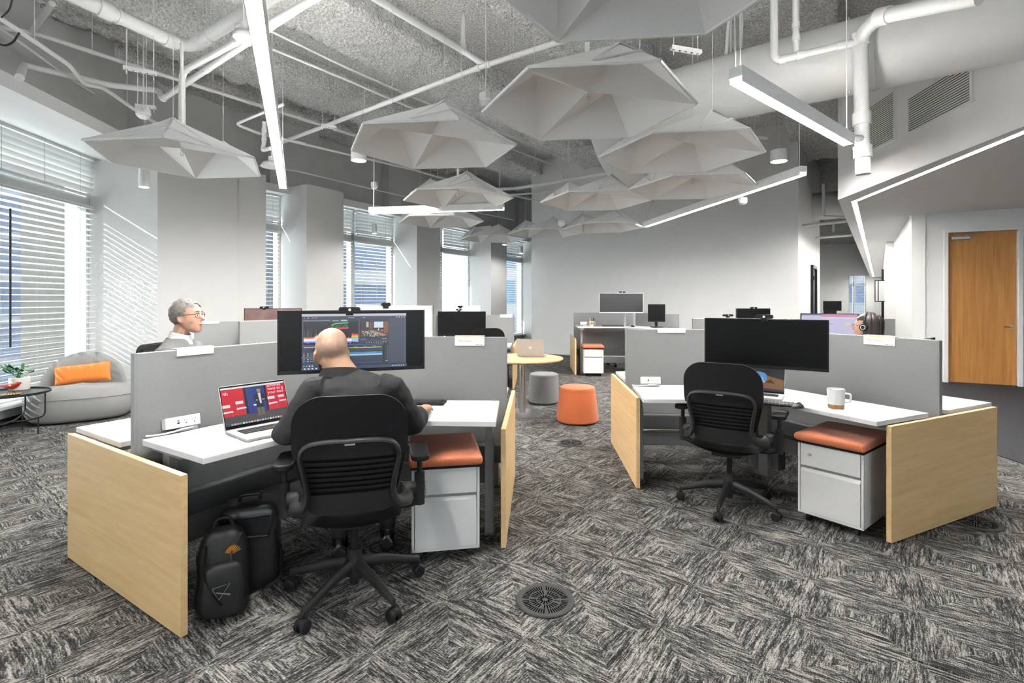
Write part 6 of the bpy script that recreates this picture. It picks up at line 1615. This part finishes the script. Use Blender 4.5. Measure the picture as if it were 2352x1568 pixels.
def hand_into(mb, w, d, up, s=1.0, curl=0.5, right=True, grip=0.0):
    """palm from wrist w along d; up = back of the hand"""
    d = Vector(d).normalized(); up = Vector(up); up = (up - d * up.dot(d)).normalized(); sd = d.cross(up) * (1 if right else -1)   # towards the little finger
    w = Vector(w)
    mb.tube([w - d * 0.02, w + d * 0.03, w + d * 0.07, w + d * 0.095], [0.026 * s, 0.034 * s, 0.040 * s, 0.036 * s], 12, sc=(1.0, 0.55), up=up)
    for k, (o, L) in enumerate(((-0.030, 0.070), (-0.010, 0.080), (0.011, 0.074), (0.030, 0.058))):
        b = w + d * (0.088 - 0.004 * abs(k - 1)) + sd * o; r = (0.0092 - 0.0006 * k)
        pts = [b - d * 0.02]; dirv = d.copy(); p = b.copy(); pts.append(p.copy())
        for j, f in enumerate((0.45, 0.32, 0.25)):
            ang = curl * (0.55 + 0.25 * j); dirv = (dirv * math.cos(ang) - up * math.sin(ang)).normalized() if j or True else dirv
            # keep the bending plane spanned by d and up
            p = p + dirv * L * f * 1.0; pts.append(p.copy())
        mb.tube(pts, [r * 1.1, r * 1.08, r, r * 0.92, r * 0.72], 8); mb.ell(pts[-1], (r * 0.75,) * 3, 8, 6)
    th = w + d * 0.025 - sd * 0.028; t1 = th + (d * 0.6 - sd * 0.75 - up * 0.2).normalized() * 0.035; t2 = t1 + (d * 0.95 - sd * 0.15 - up * 0.3).normalized() * 0.03; t3 = t2 + (d * 0.95 + sd * 0.1 - up * 0.35).normalized() * 0.022
    mb.tube([th - d * 0.01 + sd * 0.01, th, t1, t2, t3], [0.014, 0.014, 0.0115, 0.0105, 0.008], 8); mb.ell(t3, (0.0085,) * 3, 8, 6)

M_SHIRT = mat('charcoal_shirt', (0.014, 0.014, 0.015), 0.8, var=0.12, scale=60, bump=0.1, bscale=200, spec=0.3)
M_TROU = mat('black_trousers', (0.010, 0.010, 0.011), 0.8, var=0.1)
M_SHOE = mat('black_leather_shoe', (0.008, 0.008, 0.008), 0.25)
M_STUB = mat('shaved_scalp', (0.315, 0.20, 0.14), 0.55, var=0.10, scale=40)
def wr(amp):
    def f(p, n):
        a = mn.noise(Vector((p.x * 14, p.y * 9, p.z * 22))) + 0.6 * mn.noise(Vector((p.x * 30, p.y * 22, p.z * 9)))
        return n * a * amp
    return f
# bald man, modelled in world axes relative to his base point
B0 = Vector((-0.80, 2.66, 0))
t = thing('person', 'person in a charcoal shirt seen from behind, working at the left front desk', 'person', B0, 0)
def W(x, y, z): return Vector((x, y, z)) - B0
mb = MB()
fx = Vector((-0.22, 0.975, 0)).normalized(); sx = Vector((0.975, 0.22, 0)).normalized()
pel = W(-0.79, 2.66, 0.57); 
def torso_ring(c, rx, ry): return [c + sx * math.copysign(abs(math.cos(a)) ** 0.8, math.cos(a)) * rx + fx * math.copysign(abs(math.sin(a)) ** 0.8, math.sin(a)) * ry for a in [2 * PI * k / 24 for k in range(24)]]
rings = [(W(-0.79, 2.65, 0.47), 0.16, 0.13), (W(-0.79, 2.65, 0.52), 0.205, 0.165), (W(-0.79, 2.66, 0.62), 0.205, 0.165), (W(-0.795, 2.67, 0.75), 0.205, 0.16), (W(-0.805, 2.685, 0.88), 0.215, 0.155), (W(-0.82, 2.70, 0.98), 0.225, 0.145), (W(-0.835, 2.71, 1.045), 0.205, 0.12), (W(-0.855, 2.725, 1.085), 0.135, 0.095), (W(-0.88, 2.735, 1.11), 0.075, 0.075)]
vs = []; fs = []
for c, rx, ry in rings: vs += torso_ring(c, rx, ry)
for j in range(len(rings) - 1):
    for k in range(24): a, b = j * 24 + k, j * 24 + (k + 1) % 24; fs.append((a, b, b + 24, a + 24))
fs.append(tuple(range(23, -1, -1))); fs.append(tuple(range((len(rings) - 1) * 24, len(rings) * 24))); mb.add(vs, fs)
HB = W(-0.978, 2.775, 1.200)
mb.tube([W(-0.88, 2.725, 1.06), W(-0.925, 2.74, 1.12), HB + Vector((0.008, -0.02, -0.02))], [0.082, 0.076, 0.072], 16)
HM = Matrix.Rotation(0.42, 3, 'Z') @ Matrix.Rotation(-0.12, 3, 'X')
head_into(mb, HB, HM, 1.10)
SR, ER, WR_ = W(-0.635, 2.70, 1.02), W(-0.535, 2.78, 0.81), W(-0.535, 3.06, 0.830)
SLf, EL, WL = W(-1.015, 2.64, 1.02), W(-1.125, 2.53, 0.815), W(-1.13, 2.78, 0.826)
mb.tube([SR + Vector((-0.06, 0, 0.01)), SR, SR.lerp(ER, 0.5), ER, ER.lerp(WR_, 0.35), ER.lerp(WR_, 0.66)], [0.075, 0.082, 0.072, 0.064, 0.060, 0.050], 14)
mb.tube([ER.lerp(WR_, 0.5), WR_], [0.038, 0.031], 12)
mb.tube([SLf + Vector((0.06, 0, 0.01)), SLf, SLf.lerp(EL, 0.5), EL, EL.lerp(WL, 0.4), EL.lerp(WL, 0.85)], [0.075, 0.082, 0.072, 0.064, 0.056, 0.048], 14)
mb.tube([EL.lerp(WL, 0.7), WL], [0.036, 0.030], 12)
hand_into(mb, WR_, (0.10, 1.0, -0.02), (0, 0, 1), 1.05, 0.45, True)
hand_into(mb, WL, (-0.1, 1.0, -0.02), (0, 0, 1), 1.05, 0.30, False)
for s in (-1, 1):
    hip = pel + sx * 0.10 * s + fx * 0.02; knee = pel + sx * 0.15 * s + fx * 0.43 + Vector((0, 0, -0.03)); ank = pel + sx * 0.13 * s + fx * (0.36 if s > 0 else 0.30) + Vector((0, 0, -0.48))
    mb.tube([hip, hip.lerp(knee, 0.5), knee, knee.lerp(ank, 0.35), ank], [0.095, 0.085, 0.068, 0.062, 0.042], 14)
    mb.tube([ank + Vector((0, 0, -0.03)) - fx * 0.05, ank + Vector((0, 0, -0.045)) + fx * 0.05, ank + Vector((0, 0, -0.058)) + fx * 0.17], [0.042, 0.046, 0.030], 12)
def pick(p):
    q = p - HB
    if p.z < 0.14: return 3
    if p.z < 0.66 and (p - pel).length < 0.9 and p.z < 0.60: return 2
    if (p - WR_).dot((WR_ - ER).normalized()) > -0.075 and (p - WR_).length < 0.26 and p.z > 0.74: return 1
    if (p - WL).dot(WL - EL) > -0.012 and (p - WL).length < 0.26 and p.z > 0.74: return 1
    if p.z > 1.145 or (p.z > 1.112 and (Vector((p.x, p.y, 0)) - Vector((-0.918 - B0.x, 2.738 - B0.y, 0))).length < 0.094):
        l = HM.transposed() @ q
        return 4 if (l.z > -0.03 and l.y < 0.03) else 1
    return 0
sh = wr(0.006)
remesh(mb, 'body', [M_SHIRT, M_SKIN, M_TROU, M_SHOE, M_STUB], 0.0065, pick, t, 9, lambda p, n: sh(p, n) if pick(p) in (0, 2) else Vector((0, 0, 0)))
# collar band and glasses
m = MB(); cc = W(-0.918, 2.738, 1.115)
def colp(u, v):
    a = 2 * PI * u; r = 0.088 + 0.018 * (1 - v)
    back = 0.5 - 0.5 * math.sin(a)
    return cc + sx * math.cos(a) * r * 1.04 + fx * math.sin(a) * r + Vector((0, 0, -0.022 + 0.048 * v * (0.45 + 0.55 * back) - 0.012 * (1 - back)))
m.grid(colp, 32, 4); m.grid(lambda u, v: colp(1 - u, v) + (cc - colp(1 - u, v)).normalized() * 0.006, 32, 4); m.build('collar', M_SHIRT, t, smooth=True)
eyes(t, HB, HM, 1.10); lips_brows(t, HB, HM, 1.10, M_DGREY)
g = MB(); g.T = Matrix.Translation(HB) @ HM.to_4x4() @ Matrix.Scale(1.10, 4)
for q in (-1, 1): g.tube([(q * 0.080, -0.015, 0.022), (q * 0.079, 0.05, 0.016), (q * 0.062, 0.098, 0.010)], 0.0018, 6); g.tube([(q * 0.033 + 0.026 * math.cos(a), 0.104, 0.002 + 0.019 * math.sin(a)) for a in [2 * PI * k / 16 for k in range(17)]], 0.0015, 5)
g.build('glasses', M_DGREY, t)

# person in the grey cardigan, facing right
def bust(label, base, rz, zsh, cloth, skin, name='person'):
    """seated person facing local +y; shoulder height zsh; returns thing, head centre"""
    t = thing(name, label, 'person', base, rz)
    mb = MB(); zp = zsh - 0.52
    rr = [(zp - 0.10, 0.14, 0.12), (zp - 0.03, 0.18, 0.14), (zp + 0.12, 0.165, 0.125), (zp + 0.28, 0.175, 0.12), (zp + 0.42, 0.195, 0.115), (zp + 0.50, 0.185, 0.10), (zp + 0.545, 0.12, 0.085), (zp + 0.575, 0.066, 0.066)]
    vs = []; fs = []; n = 24
    for z, rx, ry in rr:
        for k in range(n):
            a = 2 * PI * k / n; vs.append((math.copysign(abs(math.cos(a)) ** 0.8, math.cos(a)) * rx, math.copysign(abs(math.sin(a)) ** 0.8, math.sin(a)) * ry, z))
    for j in range(len(rr) - 1):
        for k in range(n): a, b = j * n + k, j * n + (k + 1) % n; fs.append((a, b, b + n, a + n))
    fs.append(tuple(range(n - 1, -1, -1))); fs.append(tuple(range((len(rr) - 1) * n, len(rr) * n))); mb.add(vs, fs)
    hc = Vector((0, 0.055, zsh + 0.205))
    mb.tube([(0, 0.0, zsh + 0.02), (0, 0.012, zsh + 0.09), (0, 0.035, zsh + 0.17)], [0.062, 0.056, 0.055], 14)
    for s in (-1, 1):
        sh_, el, wrist = Vector((s * 0.185, 0, zsh - 0.04)), Vector((s * 0.225, 0.10, zsh - 0.30)), Vector((s * 0.14, 0.33, zsh - 0.34))
        mb.tube([sh_ + Vector((-s * 0.05, 0, 0.01)), sh_, sh_.lerp(el, 0.5), el, el.lerp(wrist, 0.5), wrist], [0.062, 0.066, 0.056, 0.050, 0.044, 0.034], 12)
        hand_into(mb, wrist, (0, 1, -0.05), (0, 0, 1), 0.95, 0.35, s > 0)
        hip, knee, ank = Vector((s * 0.09, 0.02, zp)), Vector((s * 0.12, 0.42, zp - 0.02)), Vector((s * 0.12, 0.36, 0.09))
        mb.tube([hip, hip.lerp(knee, 0.5), knee, knee.lerp(ank, 0.4), ank], [0.085, 0.075, 0.06, 0.054, 0.038], 12)
        mb.tube([ank + Vector((0, -0.05, -0.03)), ank + Vector((0, 0.05, -0.045)), ank + Vector((0, 0.16, -0.058))], [0.038, 0.042, 0.028], 10)
    return t, mb, hc, zp
M_CARD = mat('grey_cardigan', (0.14, 0.14, 0.139), 0.9, var=0.25, scale=120, bump=0.2, bscale=300)
M_WSHIRT = mat('white_shirt', (0.55, 0.55, 0.55), 0.8, var=0.05, scale=90)
M_HAIRG = mat('grey_hair', (0.14, 0.125, 0.115), 0.6, var=0.45, scale=50, bump=0.5, bscale=90, stretch=(1, 1, 3))
M_HAIRB = mat('dark_brown_hair', (0.016, 0.010, 0.008), 0.38, var=0.4, scale=30, stretch=(3, 3, 0.3), spec=0.5)
cp = (-2.50, 3.85, 0)
t, mb, hc, zp = bust('person in glasses and a grey cardigan over a white shirt, facing right', cp, math.radians(-88), 1.155, None, None)
hm = Matrix.Rotation(0.10, 3, 'X')
head_into(mb, hc, hm, 1.03)
def pick2(p):
    if p.z < 0.16: return 3
    if p.z < zp + 0.03: return 2
    if p.z > 1.155 + 0.075 and abs(p.x) < 0.12: return 1
    if p.y > 0.345 and p.z < 0.95: return 1
    return 0
sh2 = wr(0.005)
remesh(mb, 'body', [M_CARD, M_SKIN2, M_TROU, M_SHOE], 0.0065, pick2, t, 5, lambda p, n: sh2(p, n) if pick2(p) in (0, 2) else Vector((0, 0, 0)))
eyes(t, hc, hm, 1.03); lips_brows(t, hc, hm, 1.03, M_HAIRG)
def hair_cap(parent, c, M, s, m, thick, cut, rough, name='hair'):
    """short hair: shell over the skull, kept where cut(local point) is true"""
    g = MB(); g.T = Matrix.Translation(Vector(c)) @ M.to_4x4() @ Matrix.Scale(s, 4)
    nu, nv = 56, 34; vs = []; ok = []
    for j in range(nv + 1):
        ph = PI * j / nv
        for i in range(nu):
            a = 2 * PI * i / nu; d = Vector((math.sin(ph) * math.cos(a), math.sin(ph) * math.sin(a), math.cos(ph)))
            p = Vector((d.x * 0.080, d.y * 0.104 - 0.008, d.z * 0.102 + 0.026))
            p += d * (thick + rough * (mn.noise(p * 60) + 0.6 * mn.noise(p * 130)))
            if p.z < -0.01: p.y += 0.012 * min(1, (-0.01 - p.z) / 0.06); p.x *= 1 - 0.18 * min(1, (-0.01 - p.z) / 0.08)
            vs.append(p); ok.append(cut(p))
    fs = []
    for j in range(nv):
        for i in range(nu):
            q = (j * nu + i, j * nu + (i + 1) % nu, (j + 1) * nu + (i + 1) % nu, (j + 1) * nu + i)
            if all(ok[k] for k in q): fs.append(q)
    g.add(vs, fs)
    inner = [v * 0.94 for v in vs]; g.add(inner, [f[::-1] for f in fs])
    return g.build(name, m, parent, smooth=3.0, normals=False)
hair_cap(t, hc, hm, 1.03, M_HAIRG, 0.0075, lambda p: (p.z > 0.062 - 0.0 and p.y < 0.085) or (p.y < 0.045 and p.z > 0.03) or (p.y < -0.022 and p.z > -0.068) or (p.y < 0.03 and p.z > -0.002 and abs(p.x) > 0.05), 0.007)
m = MB()
def ring_collar(c, r0, r1, z0, z1, front, mat_, name):
    g = MB()
    def f(u, v):
        a = 2 * PI * u; r = r0 + (r1 - r0) * v; fr = 0.5 + 0.5 * math.sin(a)
        return Vector((math.cos(a) * r, math.sin(a) * r + c[1], c[2] + z0 + (z1 - z0) * v - front * fr * fr))
    g.grid(f, 30, 4); g.grid(lambda u, v: f(1 - u, v) * 1.0 + Vector((-math.cos(2 * PI * (1 - u)), -math.sin(2 * PI * (1 - u)), 0)) * 0.006, 30, 4); g.build(name, mat_, t, smooth=True)
ring_collar((0, 0.008, 1.155), 0.085, 0.068, 0.030, 0.098, 0.03, M_WSHIRT, 'shirt_collar')
ring_collar((0, 0.0, 1.155), 0.125, 0.082, -0.012, 0.052, 0.045, mat('cardigan_rib', (0.10, 0.10, 0.10), 0.9), 'cardigan_collar')
g = MB(); g.T = Matrix.Translation(hc) @ hm.to_4x4() @ Matrix.Scale(1.03, 4)
for q in (-1, 1):
    g.tube([(q * 0.080, -0.012, 0.014), (q * 0.078, 0.05, 0.012), (q * 0.064, 0.098, 0.010)], 0.0022, 6)
    g.tube([(q * 0.034 + 0.027 * math.cos(a), 0.106 - 0.012 * abs(math.cos(a)), 0.001 + 0.019 * math.sin(a)) for a in [2 * PI * k / 16 for k in range(17)]], 0.002, 5)
g.tube([(-0.008, 0.110, 0.006), (0.008, 0.110, 0.006)], 0.002, 5); g.build('glasses', M_BLACK, t)

# woman with the headset, facing left and away
wp_ = (3.22, 4.55, 0)
t, mb, hc, zp = bust('person in a peach top wearing a headset, facing left', wp_, math.radians(38), 1.04, None, None)
hm = Matrix.Rotation(0.06, 3, 'X')
head_into(mb, hc, hm, 0.95)
M_PEACH = mat('peach_top', (0.62, 0.27, 0.13), 0.8, var=0.08)
def pick3(p):
    if p.z < 0.16: return 3
    if p.z < zp + 0.03: return 2
    if p.z > 1.04 + 0.06 and abs(p.x) < 0.12: return 1
    if p.y > 0.345 and p.z < 0.85: return 1
    return 0
remesh(mb, 'body', [M_PEACH, M_SKIN2, M_TROU, M_SHOE], 0.0075, pick3, t, 5)
eyes(t, hc, hm, 0.95); lips_brows(t, hc, hm, 0.95, M_HAIRB)
g = MB(); nu, nv = 40, 30
def lh(u, v, k):
    a = PI * (-0.06 + 1.12 * u) + PI      # from one temple round the back to the other
    if v < 0.35:
        ph = (v / 0.35) * PI / 2; rx = 0.088 * math.sin(ph); ry = 0.116 * math.sin(ph); z = 0.040 + 0.098 * math.cos(ph)
        if v == 0: rx = ry = 0.001
    else:
        w = (v - 0.35) / 0.65; rx = 0.088 + 0.014 * w; ry = 0.116 - 0.010 * w; z = 0.040 - 0.36 * w
    fl = 0.003 * math.sin(a * 22 + v * 3)
    p = Vector((math.cos(a) * (rx + fl - k), math.sin(a) * (ry + fl - k) - 0.016, z))
    return hc + p * 0.97
g.grid(lambda u, v: lh(u, v, 0), nu, nv); g.grid(lambda u, v: lh(1 - u, v, 0.010), nu, nv); g.build('hair', M_HAIRB, t, smooth=3.0)
hc2 = hair_cap(t, hc, hm, 0.97, M_HAIRB, 0.004, lambda p: p.z > 0.055 and p.y < 0.085, 0.001, 'fringe')
g = MB(); g.tube([hc + Vector((0.094 * math.cos(a), -0.005, 0.012 + 0.122 * math.sin(a))) for a in [PI * k / 20 for k in range(21)]], 0.009, 8, sc=(1, 0.5)); g.build('headset_band', M_BLACK, t, smooth=True)
for s in (-1, 1):
    g = MB(); g.lathe([(0, -0.012), (0.028, -0.012), (0.034, -0.004), (0.034, 0.006), (0.026, 0.014), (0, 0.014)], 22, hc + Vector((s * 0.096, 0, 0.0)), Matrix.Rotation(PI / 2, 3, 'Y')); e = g.build('ear_cup', M_BLACK, t, smooth=True)
    g = MB(); g.lathe([(0.016, 0), (0.020, 0), (0.020, 0.002), (0.016, 0.002), (0.016, 0)], 20, hc + Vector((s * 0.111, 0, 0.0)), Matrix.Rotation(PI / 2, 3, 'Y'), cap=False); g.build('ear_cup_ring', M_WPLA, e)
g = MB(); g.tube([hc + Vector((0.10, 0.0, -0.01)), hc + Vector((0.098, 0.05, -0.055)), hc + Vector((0.07, 0.10, -0.075))], 0.003, 6); g.ell(hc + Vector((0.066, 0.106, -0.076)), (0.008, 0.01, 0.008), 10, 6); g.build('microphone', M_BLACK, t)
g = MB(); g.T = Matrix.Translation(hc) @ hm.to_4x4() @ Matrix.Scale(0.95, 4)
for q in (-1, 1):
    g.tube([(q * 0.082, -0.01, 0.014), (q * 0.078, 0.05, 0.012), (q * 0.064, 0.098, 0.010)], 0.002, 6); g.tube([(q * 0.034 + 0.027 * math.cos(a), 0.106, 0.001 + 0.02 * math.sin(a)) for a in [2 * PI * k / 16 for k in range(17)]], 0.002, 5)
g.build('glasses', M_BLACK, t)
